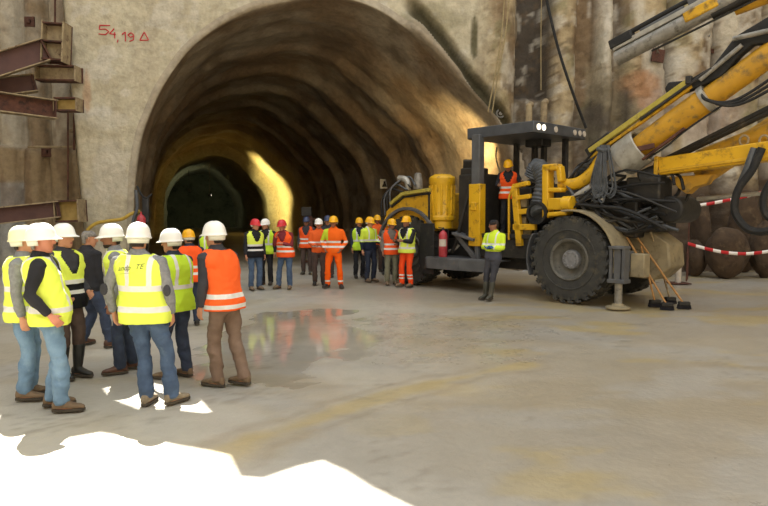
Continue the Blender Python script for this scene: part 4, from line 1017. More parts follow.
    for (x, y) in ((cx1 - .3, .75), (cx1 - .9, .35), (cx1 - .75, .52), (cx0 + .3, .75)):
        m = MB(); m.box((x, y, (zc - .17 + fz) / 2), (.12, .12, zc - .17 - fz)); B(m, 'roof_post', 'dark', .01)
    m = MB(); m.box((cx1 - .85, .42, zc - .3), (.5, .4, .25)); B(m, 'roof_unit', 'dark', .03)
    m = MB(); m.tube(curve_pts([rp(497, 147, -.4), rp(496, 158, -.4), rp(500, 172, -.4), rp(504, 180, -.35)], 6), .02, 8); B(m, 'coiled_cord', 'beige', 0, True)
    s = MB(); s.box((-2.1, .2, fz + .35), (.5, .55, .12)); s.box((-2.35, .2, fz + .75), (.12, .52, .7)); s.box((-2.1, .2, fz + .15), (.3, .3, .3)); B(s, 'operator_seat', 'black', .04)
    # yellow ladder-like guard at the front of the cab
    yg = -1.04; m = MB()
    def gbar(p, q, w=.1, h=.1): m.bar(rp(p[0], p[1], yg), rp(q[0], q[1], yg), w, h)
    gbar((515, 186), (520, 246), .12, .15); gbar((509, 198), (509, 240), .05, .05); gbar((509, 198), (514, 184), .05, .05)
    gbar((514, 227), (536, 227), .12, .14); gbar((516, 186), (529, 183), .14, .10); gbar((517, 198), (531, 196), .1, .10); gbar((518, 212), (530, 211), .1, .12)
    B(m, 'cab_front_guard', 'yellow_clean', .015)
    m = MB(); a_, b_ = rp(518, 188, yg + .3), rp(533, 238, yg + .3); m.box(((a_.x + b_.x) / 2, yg + .3, (a_.z + b_.z) / 2), (b_.x - a_.x, .2, a_.z - b_.z)); B(m, 'valve_bank', 'dark', .02)
    m = MB(); m.box(tuple(rp(524, 203, yg + .12)), (.2, .1, .2)); B(m, 'control_valve', 'beige', .02)
    for q_, sz in (((524, 220), .17), ((527, 234), .28)):
        m = MB(); m.box(tuple(rp(*q_, yg + .15)), (sz, .1, sz)); B(m, 'control_valve', 'beige', .02)
    # big yellow hinge bracket
    yb = -.95; m = MB()
    def bb(p, q, w=.14, h=.14): m.bar(rp(p[0], p[1], yb), rp(q[0], q[1], yb), w, h)
    bb((548, 166), (548, 218), .26, .16); bb((545, 168), (560, 167), .26, .14); bb((560, 166), (562, 182), .20, .12); bb((550, 190), (564, 190), .22, .10); bb((551, 204), (566, 204), .3, .26); bb((547, 215), (570, 213), .3, .10)
    B(m, 'hinge_bracket', 'yellow_clean', .03)
    h0 = rp(568, 204, yb - .05); m = MB(); m.tube([h0 + Vector((-.1, 0, .0)), h0 + Vector((.12, 0, 0))], .17, 18); B(m, 'hinge_pin', 'yellow_clean', .01, True)
    # corrugated duct
    pts = curve_pts([rp(533, 178, -.75), rp(538, 168, -.75), rp(545, 182, -.8), rp(540, 205, -.9), rp(541, 214, -1.0)], 12)
    MB().tube(pts, [.20 + .022 * (i % 2) for i in range(len(pts))], 18).build('corrugated_duct', MT['cable'], root, True)
    m = MB(); m.lathe([(.25, 0), (.25, .16), (.20, .16), (.18, .05), (.02, .04)], rp(540, 213, -1.0), 'y', 24); B(m, 'duct_mouth', 'black', 0, True)
    for k in range(5):
        hose(root, [rp(527 + k * 2, 236, -.9), rp(522 + 4 * k, 200 - k * 3, -.7), rp(530 + 3 * k, 180 + k * 4, -.6), rp(545 + 2 * k, 196, -.5)], .03, 'black' if k % 2 else 'cable')
    # hydraulic cylinder and yellow link pipe over the wheel
    m = MB(); m.tube([rp(566, 203, -.9), rp(591, 187, -.75)], .075, 14); B(m, 'lift_cylinder', 'silver', 0, True)
    m = MB(); m.tube(curve_pts([rp(560, 185, -.8), rp(578, 183, -.75), rp(592, 173, -.7), rp(602, 158, -.65)], 8), [.13] * 25, 14); B(m, 'yellow_link_pipe', 'yellow_clean', 0, True)
    # hose nest above the wheel
    rng = random.Random(5)
    for k in range(34):
        y = -.98 + .055 * (k % 9); a = rp(566 + rng.uniform(0, 40), 192 + rng.uniform(-8, 22), y); b_ = rp(640 + rng.uniform(-24, 40), 205 + rng.uniform(-32, 28), y + .1)
        mid = a.lerp(b_, .5) + Vector((0, -.1 + .04 * (k % 5), rng.uniform(-.40, .35)))
        hose(root, [a, mid, b_], .022 + .012 * rng.random(), ('black', 'dark', 'cable')[k % 3])
    for k in range(9):
        y = -.8 + .05 * k; hose(root, [rp(563 + 2 * k, 186, y), rp(575 + k, 172 - 2 * (k % 4), y), rp(588 + 2 * k, 158 + (k % 3) * 4, y), rp(604 + k, 140 - k, y)], .026, 'cable' if k % 3 else 'black')
    for k, (px, py, rad) in enumerate(((662, 185, .24), (668, 190, .30), (650, 192, .20), (640, 205, .28))):
        c = rp(px, py, -.55 + .1 * k); hose(root, [c + Vector((math.cos(t) * rad, .05 * t, math.sin(t) * rad * 1.15)) for t in [PI * .25 * i for i in range(9)]], .032, 'black')
    # cable bundle hung from the boom
    bnd = []
    for k in range(22):
        u = rng.uniform(-1, 1); y = -1.0 + .045 * math.cos(k * 2.1); w_ = rng.uniform(1.5, 4.5); zz = rng.uniform(190, 203)
        top = rp(604 + u * 3.5, 145, y); top2 = rp(604 + u * 3.5 + 1.5, 145, y - .03); m1, m2 = rp(603 + u * 7 - w_, 172, y - .03), rp(603 + u * 7 + w_, 172, y - .04)
        l1, l2, l3 = rp(602 + u * 8 - w_, zz - 8, y), rp(603 + u * 8, zz, y - .02), rp(604 + u * 8 + w_, zz - 8, y)
        bnd.append(MB().tube(curve_pts([top, m1, l1, l2, l3, m2, top2], 6), .017, 6))
    mm = MB()
    for b_ in bnd: mm.add(b_.v, b_.f)
    mm.tube([rp(598, 149, -1.0), rp(604, 151, -1.05), rp(610, 149, -1.0)], .05, 10)
    mm.build('hanging_cable_coil', MT['cable'], root, True)
    # ---- main boom: yellow tube rising towards the viewer
    y1 = -.62; p0, p1 = rp(617, 164, y1), rp(800, 33, y1)
    d = (p1 - p0).normalized(); rb = .245
    L_ = (p1 - p0).length
    bm_ = MB().tube([p0 + d * .35, p0 + d * 1.05, p0 + d * 2.02, p0 + d * 2.05, p1], [rb * .93, rb, rb, rb * .86, rb * .86], 28); bo = B(bm_, 'boom', 'boom_yellow', 0, True)
    MB().tube([p0 + d * 2.0, p0 + d * 2.12], rb * 1.16, 28).build('clamp_ring', MT['silver'], bo, True)
    s0 = rp(628, 156, y1); m = MB()
    prof = [(.20, -.30), (.36, -.26), (.37, -.2), (.37, .22), (.34, .24), (.31, .22), (.30, -.1)]
    ax_u = Vector((0, 1, 0)); ax_w = d.cross(ax_u); rr = []
    for r_, h_ in prof: rr.append([s0 + d * (h_ + .12) + ax_u * (math.cos(t) * r_) + ax_w * (math.sin(t) * r_) for t in [2 * PI * i / 32 for i in range(32)]])
    m.rings(rr, True); m.build('boom_sleeve', MT['silver'], bo, True)
    up = ax_w if ax_w.z > 0 else -ax_w
    # stiffener and hydraulic lines on the boom
    m = MB(); a = p0 + d * .55 + up * -.02; m.bar(p0 + d * .5 + ax_u * -.28 - up * .05, p0 + d * .9 + ax_u * -.25 - up * .22, .06, .1); m.bar(p0 + d * .55 - ax_u * .2 - up * .3, p0 + d * 1.5 - ax_u * .16 - up * .26, .07, .05); m.build('boom_bracket', MT['rust'], bo, bevel=.01)
    hose(root, [p0 + d * .4 - up * .30 - ax_u * .15, p0 + d * 1.0 - up * .34 - ax_u * .15, p0 + d * 1.5 - up * .30 - ax_u * .15, p0 + d * 2.2 - up * .29 - ax_u * .1], .02, 'black')
    for k in range(3):
        q = p0 + d * 2.1 - ax_u * .2; hose(root, [q + up * .15, q - up * .1 - ax_u * .1, q + d * .35 - up * (.38 + .05 * k), q + d * 1.2 - up * (.42 + .09 * k), q + d * 2.2 - up * (.35 + .12 * k)], .028, 'black')
    # feed rail lying along the boom, above it
    y2 = -.78; f0, f1 = rp(590, 151, y2), rp(692, 79, y2); fd = (f1 - f0).normalized()
    m = MB(); m.bar(f0, f1, .12, .10); fo = B(m, 'feed_rail', 'lime', .01)
    m = MB(); m.bar(f0 + Vector((0, .04, -.13)), f1 + Vector((0, .04, -.13)), .10, .06); m.build('lower_rail', MT['yellow'], fo, bevel=.01)
    m = MB(); m.bar(f0 - fd * .1 + Vector((0, .1, .0)), f0 + fd * .5 + Vector((0, .1, .03)), .2, .2); m.build('rail_end', MT['dark'], fo, bevel=.02)
    m = MB(); q0, q1, q2 = rp(668, 92, y2), rp(700, 77, y2), rp(745, 27, y2)
    m.prism([rp(664, 88, y2), rp(668, 82, y2), rp(688, 80, y2), rp(712, 66, y2), rp(735, 36, y2), rp(775, 12, y2), rp(778, 42, y2), rp(752, 44, y2), rp(738, 56, y2), rp(722, 76, y2), rp(700, 86, y2), rp(668, 98, y2)], (0, .22, 0)); B(m, 'rock_drill_cover', 'black', .03)
    m = MB(); m.tube([rp(733, 39, y2 - .08), rp(780, 28, y2 - .08)], .045, 12); m.tube([rp(700, 80, y2 - .05), rp(742, 45, y2 - .05)], .04, 10); B(m, 'drill_steel', 'steel', 0, True)
    m = MB(); m.tube([rp(640, 120, y2 - .06), rp(712, 68, y2 - .06)], .03, 10); m.box(tuple(rp(689, 80, y2 - .06)), (.1, .1, .14)); B(m, 'guide_rod', 'dark', .008)
    # ---- upper feed, close under the top of the picture
    y3 = -.35; a, b_ = rp(616, 54, y3), rp(790, -38, y3); fd = (b_ - a).normalized(); uz = (Vector((0, 0, 1)) - fd * fd.z).normalized(); sd = fd.cross(uz)
    m = MB(); m.tube([a - uz * .10, b_ - uz * .10], .15, 20); u1 = B(m, 'upper_feed', 'steel', 0, True)
    m = MB(); m.bar(a + uz * .10 + fd * .0, b_ + uz * .10, .20, .10, uz); m.bar(a + uz * .04 - sd * .12 + fd * .2, b_ + uz * .04 - sd * .12, .05, .05, uz); m.build('feed_channel', MT['silver'], u1, bevel=.01)
    m = MB(); m.bar(a + uz * .20 - fd * .05, a + uz * .20 + fd * .45, .24, .20, uz); m.tube([a + uz * .28 - fd * .02, b_ + uz * .28], .05, 10); m.build('drill_bit_guide', MT['black'], u1, bevel=.03)
    m = MB(); m.bar(a + uz * .16 + fd * .6, a + uz * .16 + fd * 1.5, .1, .12, uz); m.bar(a + uz * .20 + fd * 1.6, a + uz * .20 + fd * 1.9, .16, .16, uz); m.build('feed_cradle', MT['grey'], u1, bevel=.012)
    m = MB(); c_ = rp(703, 9, y3 - .1); m.bar(c_ - fd * .35, c_ + fd * .28, .14, .2, uz); m.build('boom_mount', MT['yellow'], u1, bevel=.03)
    m = MB(); m.tube([a - uz * .30 + fd * .7, b_ - uz * .34], .022, 8); m.tube([rp(712, 14, y3), rp(760, -10, y3)], .10, 14); m.build('feed_cylinder', MT['dark'], u1, smooth=True)
    # support boom that carries the upper feed (beyond the frame)
    m = MB(); m.tube([rp(735, 8, -.1), rp(800, -15, 0), rp(860, 70, .2), rp(700, 175, .35)], [.14, .17, .2, .24], 20); B(m, 'upper_boom', 'boom_yellow', 0, True)
    # ---- lower boom: yellow box girder, dark feed above it
    y4 = -.42; a, b_ = rp(662, 167, y4), rp(800, 147, y4); gd = (b_ - a).normalized()
    m = MB(); m.bar(a, b_, .34, .34); lb = B(m, 'lower_boom', 'yellow_clean', .02)
    m = MB(); m.bar(a + Vector((.0, -.18, -.10)) , b_ + Vector((0, -.18, -.10)), .05, .06); m.bar(a + Vector((-.08, 0, 0)), a + Vector((.0, 0, 0)), .40, .40); m.build('girder_flange', MT['yellow'], lb, bevel=.012)
    m = MB(); q = rp(683, 181, y4); m.prism([rp(668, 177, y4), rp(712, 174, y4), rp(705, 184, y4), rp(694, 187, y4), rp(686, 194, y4), rp(678, 188, y4)], (0, .3, 0)); m.build('boom_foot', MT['boom_yellow'], lb, bevel=.02)
    for px in (744, 764):
        c_ = rp(px, 140.5, y4 - .05); MB().tube([c_ + Vector((math.cos(t) * .075, 0, math.sin(t) * .09)) for t in [2 * PI * i / 14 for i in range(15)]], .02, 8).build('lifting_eye', MT['dust'], lb, True)
    y5 = -.15; m = MB(); m.tube([rp(655, 166, y5), rp(800, 96, y5)], .075, 16); m.bar(rp(655, 164, y5 - .05), rp(800, 92, y5 - .05), .10, .07); B(m, 'dark_feed', 'dark', .01, True)
    m = MB(); m.tube([rp(700, 160, y5 + .2), rp(800, 122, y5 + .2)], .20, 20); B(m, 'inner_boom', 'boom_yellow', 0, True)
    # big U-bend hose hanging off the girder
    for k, off in enumerate((0, .12)):
        hose(root, [rp(762 - 8 * k, 148, y4 - .24), rp(752 - 6 * k, 170, y4 - .28), rp(738, 190, y4 - .3 + off), rp(735, 212, y4 - .3 + off), rp(748, 229, y4 - .3 + off), rp(768, 231, y4 - .3 + off), rp(784, 222, y4 - .28 + off)], .07 - .012 * k, 'cable' if k else 'black')
    hose(root, [rp(775, 175, y4 - .3), rp(764, 195, y4 - .3), rp(766, 215, y4 - .3), rp(785, 225, y4 - .3)], .06, 'black')
    m = MB(); m.tube([rp(697, 199, .1), rp(800, 190, .1)], .04, 12); B(m, 'silver_rod', 'silver', 0, True)
    # lower dark bodywork at the front under the booms
    m = MB(); m.box((1.2, .1, 1.95), (1.0, .8, .5)); m.tube([(1.7, -.45, 1.95), (1.7, .5, 1.95)], .27, 20); m.tube([rp(640, 180, -.5), rp(664, 170, -.4)], .18, 16); m.box((1.25, -.35, 2.35), (.7, .6, .5)); B(m, 'boom_pivot', 'dark', .04)
    return root


# ------------------------------------------------------------------ small things
def extinguisher():
    yc = -1.22; b = rp(443, 258.5, yc); zt = rp(443, 229, yc).z; h = zt - b.z; b.z = rp(445, 257, -1.2).z + .003; o = empty('fire_extinguisher', rigw(b)); tag(o, 'faded red fire extinguisher standing on the rig deck', 'fire extinguisher')
    r = .105
    MB().lathe([(r * .9, 0), (r, .02), (r, h * .74), (r * .8, h * .82), (r * .35, h * .88), (r * .3, h * .9)], n=24).build('cylinder_body', MT['red'], o, True)
    m = MB(); m.lathe([(.03, h * .88), (.035, h * .95), (.02, h)], n=14); m.bar((0, 0, h * .97), (-.12, -.02, h * 1.0), .03, .02); m.bar((0, 0, h * .93), (-.1, -.02, h * .93), .03, .015); m.build('valve', MT['dark'], o, True)
    MB().tube(curve_pts([(.02, 0, h * .94), (.12, 0, h * .9), (.12, 0, h * .6), (.10, -.02, h * .35)], 6), .013, 8).build('discharge_hose', MT['black'], o, True)
    l = MB(); rr = [[Vector((math.cos(a) * (r + .003), math.sin(a) * (r + .003), z)) for a in [R(200 + 10 * i) for i in range(12)]] for z in (h * .36, h * .60)]
    l.add([p for q in rr for p in q], [(i, i + 1, 13 + i, 12 + i) for i in range(11)]); l.build('paper_label', MT['label'], o, True)


def brooms():
    spec = [((667, 310), (625, 234), 'broom with bright wooden handle whose head lies between two other brooms', 'wood', -.62), ((684, 309), (632, 230), 'broom with dark bristles farthest from the rig jack', 'wood', -.54),
            ((655, 307), (641, 246), 'short-handled broom with its head nearest the rig jack', 'wood', -.50), ((670, 304), (648, 222), 'long-handled broom with brown weathered handle reaching highest', 'dust', -.43)]
    for k, ((bx, by), (tx, ty), lab, mt, yy) in enumerate(spec):
        g = ground(bx, by); loc = Vector((g.x, g.y, 0)); b = loc + Vector((0, 0, .09))
        t = rigw(rp(tx, ty, yy))
        o = empty('broom', loc); tag(o, lab, 'broom', 'brooms leaning on the rig')
        d = (t - b); a = Vector((0, 0, .09))
        MB().tube([a, a + d * .5, a + d], .019, 10).build('handle', MT[mt], o, True)
        ang = PHI + .5 + .15 * k; rot = Matrix.Rotation(ang, 3, 'Z')
        m = MB(); m.box((0, 0, .11), (.21, .12, .07), rot); m.build('broom_head', MT['dark'], o, bevel=.012)
        m = MB()
        for i in range(14):
            for j in range(4):
                p = rot @ Vector((-.105 + .016 * i, -.035 + .023 * j, 0)); q = rot @ Vector((-.12 + .0185 * i, -.045 + .03 * j, 0)); m.tube([p + Vector((0, 0, .085)), q + Vector((0, 0, .004))], [.012, .010], 5)
        m.build('bristles', MT['bristle'], o)


def ibeam(a, b, h, w, mat, label, group, up=(0, 0, 1), flange='dust', name='steel_girder'):
    a = Vector(a); b = Vector(b); d = (b - a); L_ = d.length; d.normalize()
    sd = d.cross(Vector(up)).normalized(); u = sd.cross(d); o = empty(name, a); tag(o, label, 'steel girder', group)
    m = MB(); m.bar((0, 0, 0), d * L_, .03, h, u); m.build('web', MT[mat], o)
    for s in (-1, 1):
        MB().bar(u * (s * h / 2), u * (s * h / 2) + d * L_, w, .035, u).build('flange', MT[flange], o, bevel=.004)
    for t in (.98,):
        m = MB(); m.bar(d * (L_ * t - .02) - u * h * .48, d * (L_ * t - .02) + u * h * .48, w * .95, .03, d); m.build('end_plate', MT['rust'], o)
    return o


def stub(root, c, w, h, dep, rows, fill='timber', tilt=0):
    """end bracket welded to the girder: two steel flanges with plates and packing between them"""
    c = Vector(c) - root.location; rot = Matrix.Rotation(R(tilt), 3, 'Y')
    for s in (-1, 1):
        m = MB(); m.box(rot @ Vector((s * w / 2, 0, 0)) + c, (.045, dep, h * 1.12), rot); m.build('bracket_flange', MT['dust'], root, bevel=.006)
    for k in range(rows + 1):
        m = MB(); m.box(rot @ Vector((0, -dep * .05, -h / 2 + h * k / rows)) + c, (w, dep * .9, .045), rot); m.build('stiffener', MT['rust'], root, bevel=.005)
    m = MB(); m.box(rot @ Vector((0, dep * .2, 0)) + c, (w * .94, dep * .35, h * .97), rot); m.build('packing', MT[fill], root, bevel=.01)
    m = MB(); m.box(rot @ Vector((0, dep * .55, 0)) + c, (w * 1.1, .04, h * 1.1), rot); m.build('added_back_plate', MT['rust'], root)  # plate added behind the bracket so the girder counts as hung


def left_steel():
    GR = 'steel girders by the pillar'
    o = ibeam(at(-40, 77, 18.2), at(47, 49.5, 19.5), .62, .42, 'beam', 'upper sloping brown steel girder with the tall two-chamber bracket', GR); stub(o, at(56, 43, 19.6), .62, 1.05, .5, 2, 'dust', 4)
    o = ibeam(at(-40, 92, 18.9), at(36, 83, 19.8), .50, .40, 'beam', 'middle brown steel girder with a wide pale bracket', GR); stub(o, at(58, 74, 19.9), 1.2, .42, .4, 1, 'dust', 1)
    o = ibeam(at(-40, 97, 17.4), at(56, 110, 19.2), .52, .40, 'rust', 'dark rusty steel girder sloping down below the others', GR); stub(o, at(68, 105, 19.3), .66, .36, .4, 1, 'timber', 0)
    o = ibeam(at(-40, 220, 18.2), at(60, 209, 19.2), .46, .40, 'beam', 'low brown steel girder with yellow timber packing above the hard hats', GR); stub(o, at(70, 211, 19.3), .70, .60, .5, 1, 'timber', -2)
    m = MB(); m.tube([at(28, 147, 21.5), at(84, 147, 21.5)], .045, 10); tag(m.build('steel_pipe', MT['dust'], smooth=True), 'thin pale pipe crossing the recess wall', 'pipe')
    m = MB(); m.tube([at(70, 131, 20.9), at(82, 132, 20.9)], .06, 10); tag(m.build('steel_pipe', MT['dust'], smooth=True), 'short grey pipe stub beside the pillar', 'pipe')
    for k, (px, y0, y1) in enumerate(((68, 112, 205), (74, 105, 150), (55, -10, 25))):
        m = MB(); m.tube([at(px, y0, 20.6), at(px, y1, 20.6)], .03, 8); tag(m.build('steel_rod', MT['rust'], smooth=True), ('long rusty rod hanging down beside the pillar', 'short rusty rod between two brackets', 'rusty rod above the tall bracket')[k], 'rod', 'rusty rods by the pillar')
    for k, (px, py, d) in enumerate(((47, 152, 22.2), (0, 155, 22.2), (30, 22, 22.4))):
        m = MB(); m.box((0, 0, 0), (.34, .12, .34)); m.box((0, -.08, 0), (.12, .1, .12)); o = m.build('anchor_plate', MT['rust'], bevel=.01, loc=at(px, py, d)); tag(o, ('dark anchor plate under the thin pale pipe', 'dark anchor plate at the edge of the recess wall', 'anchor plate high behind the sloping girder')[k], 'plate', 'anchor plates on the walls')
    h = [at(140, 211, 20.0), at(131, 214, 19.9), at(122, 219, 19.85), at(108, 221, 19.8), at(95, 224, 19.75), at(86, 233, 19.7), at(84, 250, 19.7), at(84, 272, 19.7)]
    m = MB(); m.tube(curve_pts(h, 8), .055, 10); tag(m.build('yellow_hose', MT['hose_yellow'], smooth=True), 'yellow hose running along the foot of the pillar', 'hose')
    h = [at(136, 190, 19.9), at(137, 208, 19.85), at(133, 222, 19.8), at(131, 245, 19.8), at(131, 270, 19.8)]
    m = MB(); m.tube(curve_pts(h, 8), .05, 10); tag(m.build('grey_hose', MT['cable'], smooth=True), 'grey hose dropping beside the tunnel mouth', 'hose')
    h = [at(137, 186, 20.2), at(141, 194, 20.1), at(146, 198, 20.1), at(152, 194, 20.2)]
    m = MB(); m.tube(curve_pts(h, 8), .03, 8); tag(m.build('tangled_cable', MT['black'], smooth=True), 'tangled black cable at the tunnel mouth', 'cable')
    p = ground(147, 266); o = empty('switch_cabinet', p); tag(o, 'grey panel standing upright just inside the tunnel mouth', 'panel')
    m = MB(); m.box((0, 0, 2.0), (.20, .16, .9)); m.build('panel_case', MT['grey'], o, bevel=.02); m = MB(); m.box((0, 0, .8), (.06, .06, 1.6)); m.box((0, 0, .02), (.3, .3, .04)); m.build('stand', MT['dark'], o)
    p = ground(142.5, 274); o = empty('gas_cylinder', p); tag(o, 'red cylinder raised on a stand beside the tunnel mouth', 'cylinder')
    MB().lathe([(.10, 1.15), (.13, 1.17), (.13, 1.72), (.09, 1.80), (.03, 1.84), (.03, 1.92)], n=20).build('cylinder_body', MT['red'], o, True); m = MB(); m.box((0, 0, .57), (.08, .08, 1.14)); m.box((0, 0, .02), (.34, .34, .04)); m.build('stand', MT['dark'], o)


def markings(parent_bv):
    # 54,19 and a triangle, sprayed on the pillar
    def G(*s): return s
    glyph = {'5': G([(1, 1), (.1, 1), (.05, .58), (.6, .62), (.9, .35), (.6, .02), (.0, .08)]), '4': G([(.55, 1), (.0, .42), (.75, .36)], [(.62, .62), (.62, -.08)]), ',': G([(.35, .12), (.2, -.22)]),
             '1': G([(.15, .7), (.55, 1), (.55, 0)]), '9': G([(.85, .75), (.5, 1), (.12, .75), (.45, .48), (.85, .68), (.8, .2), (.3, .0)]), 'D': G([(.0, .0), (.5, .95), (1.0, .0), (.0, .0)])}
    spots = [('5', 98.5, 25, 11, 9.5), ('4', 109, 28, 8, 9), (',', 115.5, 32, 5, 8), ('1', 120, 31, 8, 9.5), ('9', 126, 32, 8, 8.5), ('D', 139, 31, 9, 8.5)]
    m = MB()
    for ch, px, py, w, h in spots:
        for st in glyph[ch]:
            pts = []
            for x, y in st:
                u, z = wall_uz(px + x * w, py + (1 - y) * h, .05); pts.append((u, z))
            fine = []
            for (a, b), (c, d) in zip(pts[:-1], pts[1:]):
                n = 6
                for i in range(n): fine.append((a + (c - a) * i / n, b + (d - b) * i / n))
            fine.append(pts[-1]); u = np.array([p[0] for p in fine]); z = np.array([p[1] for p in fine]); nn, _ = wall_relief(u, z)
            m.tube([wp(a, b, c + .010) for a, b, c in zip(u, z, nn)], .018, 6, sy=1)
    o = m.build('wall_marking', MT['paint_red'], smooth=True); tag(o, 'red sprayed writing on the pale pillar', 'painted marking')
    return o


def wall_things(tbv):
    def plate(px, py, lab, sz=.42):
        u, z = wall_uz(px, py); n, _ = wall_relief(np.array([u]), np.array([z])); c = wp(u, z, n[0] + .12); o = empty('anchor_plate', c, WA); tag(o, lab, 'plate', 'anchor plates on the walls')
        m = MB(); m.box((0, 0, 0), (sz, .06, sz), Matrix.Rotation(R(8), 3, 'Y')); m.build('steel_plate', MT['rust'], o, bevel=.01)
        for k in range(2): MB().tube([(-.05 + .1 * k, .0, .05), (-.25 - .3 * k, -.5, .2 + .25 * k)], .018, 8).build('tendon', MT['steel'], o, True)
    plate(655, 57, 'rusty anchor plate between the two drill feeds'); plate(715, 42, 'rusty square anchor plate above the yellow boom', .5)
    u, z = wall_uz(503, 112); n, _ = wall_relief(np.array([u]), np.array([z])); c = wp(u, z, n[0] + .06)
    m = MB(); m.tube([Vector((math.cos(t) * .13, 0, math.sin(t) * .13)) for t in [2 * PI * i / 18 for i in range(19)]], .03, 8); m.lathe([(.06, 0), (.06, .05)], (0, .02, 0), 'y', 12); o = m.build('anchor_ring', MT['steel'], smooth=True, loc=c); tag(o, 'small round steel ring on the wall above the canopy', 'ring')
    def rope(pts, r, mat, lab, nm='hanging_rope', cat='rope'):
        m = MB(); m.tube(curve_pts(pts, 10), r, 8); tag(m.build(nm, MT[mat], smooth=True), lab, cat)
    rope([at(506, -30, 20.3), at(502, 30, 20.3), at(495, 75, 20.3), at(488, 112, 20.4)], .022, 'rope', 'pale rope hanging above the canopy, the outer of two side by side')
    rope([at(511, -30, 20.3), at(506, 30, 20.3), at(498, 75, 20.3), at(492, 113, 20.4)], .022, 'rope', 'pale rope hanging above the canopy, the inner of two side by side')
    rope([at(540, -30, 20.0), at(556, 40, 20.0), at(570, 85, 20.0), at(586, 128, 20.2)], .045, 'black', 'black cable slanting down the pile wall behind the canopy', 'hanging_cable', 'cable')
    rope([at(542, -30, 20.3), at(541, 30, 20.3), at(541, 90, 20.3)], .014, 'rope', 'thin string hanging in front of the dark recess')
    for k, (px, y0, y1) in enumerate(((528, 106, 135), (543, 103, 130))):
        m = MB(); u, z = wall_uz(px, y0); m.tube([wp(u, wall_uz(px, y1)[1], .10), wp(u, z, .10), wp(u + .1, z + .05, .0)], .11, 14); tag(m.build('wall_pipe', MT['dust'], smooth=True), ('brown pipe stub rising behind the canopy near the dark recess', 'brown pipe stub nearest the black slanting cable')[k], 'pipe', 'pipe stubs on the pile wall')
    # sign on the tunnel wall
    hit = tbv.ray_cast(CAM, ray(384.5, 184).normalized()); c = hit[0]
    nrm = (CAM - c); nrm.z = 0; nrm.normalize(); rz = math.atan2(nrm.x, -nrm.y); c = c + nrm * .22
    o = empty('wall_sign', c, rz); tag(o, 'small white sign board with dark figure on the tunnel wall', 'sign')
    w = 9 * c.y / 640; m = MB(); m.box((0, 0, 0), (w, .03, w * 1.05)); m.build('board', MT['sign'], o, bevel=.005); m = MB(); m.box((0, -.02, w * .18), (w * .22, .012, w * .22)); m.prism([(-w * .3, -.02, -w * .35), (w * .3, -.02, -w * .35), (w * .1, -.02, w * .1), (-w * .1, -.02, w * .1)], (0, .006, 0)); m.build('figure', MT['ink'], o)
    m = MB(); m.box((0, .12, 0), (.05, .26, .05)); m.build('sign_bracket', MT['dark'], o)
    # dark cabinet on a stand inside the tunnel
    g = ground(311, 262); o = empty('electrical_cabinet', (g.x, g.y, 0)); k = g.y / 640; tag(o, 'dark electrical cabinet on a post by the lit tunnel lining', 'cabinet')
    zt = 1.88 + 6 * k; m = MB(); m.box((-4 * k, 0, zt - 4.5 * k), (10 * k, .25, 9 * k)); m.build('cabinet_box', MT['dark'], o, bevel=.02); m = MB(); m.box((0, 0, (zt - 9 * k) / 2), (.14, .14, zt - 9 * k)); m.box((0, 0, .03), (.5, .5, .06)); m.box((2 * k, 0, zt - 12 * k), (8 * k, .1, .08)); m.build('post', MT['rust'], o)
    # barrier tapes at the right
    for k, (p, q, lab) in enumerate((((688, 243.5), (790, 247), 'red and white barrier tape strung low above the brown rubble'), ((690, 207), (790, 184.5), 'red and white barrier tape strung high behind the booms'))):
        a, b = at(*p, 17.5 + .5 * k), at(*q, 17.5 + .5 * k); d = b - a; o = empty('barrier_tape', a, math.atan2(d.y, d.x)); L_ = math.hypot(d.x, d.y); tag(o, lab, 'barrier tape', 'barrier tapes')
        v = []; n = 30
        for i in range(n + 1):
            t = i / n; z = d.z * t - .18 * math.sin(PI * t) * (k == 0) - .05 * math.sin(PI * t)
            for h in (-.045, .045): v.append((L_ * t, .02 * math.sin(t * 20), z + h))
        me = np_mesh('tape', v, [(2 * i, 2 * i + 2, 2 * i + 3, 2 * i + 1) for i in range(n)]); me.materials.append(STRIPE); t_ = link('tape', me, o); so = t_.modifiers.new('solid', 'SOLIDIFY'); so.thickness = .003
        for xx, zz in ((0, 0), (L_, d.z)):
            hh = a.z + zz; MB().tube([(xx, .03, -a.z), (xx, .03, zz + .06)], .022, 8).build('post', MT['rust'], o, True)  # thin end posts, assumed, added to hold the tape up
    g = ground(678, 283.5); o = empty('marker_post', (g.x, g.y, 0)); tag(o, 'short pale post standing on the ground behind the brooms', 'post'); m = MB(); m.tube([(0, 0, .02), (0, 0, .62)], .075, 14); m.build('post_tube', MT['label'], o, True); m = MB(); m.box((0, 0, .015), (.5, .5, .03)); m.build('base_plate', MT['rust'], o, bevel=.008)
    # rocks at the foot of the wall
    spec = [(727, 240, 21, 14, 18.6, 'big round brown boulder under the U-shaped hose'), (701, 214, 8, 20, 20.0, 'tall pinkish rock standing upright behind the tapes'), (694, 250, 9, 12, 19.3, 'dark boulder between the pale post and the low tape'), (768, 238, 17, 18, 18.7, 'brown boulder cut off by the edge of the view'), (656, 255, 16, 14, 19.6, 'dark boulder behind the brooms'), (745, 206, 16, 18, 20.4, 'grey-brown rock standing behind the round boulders')]
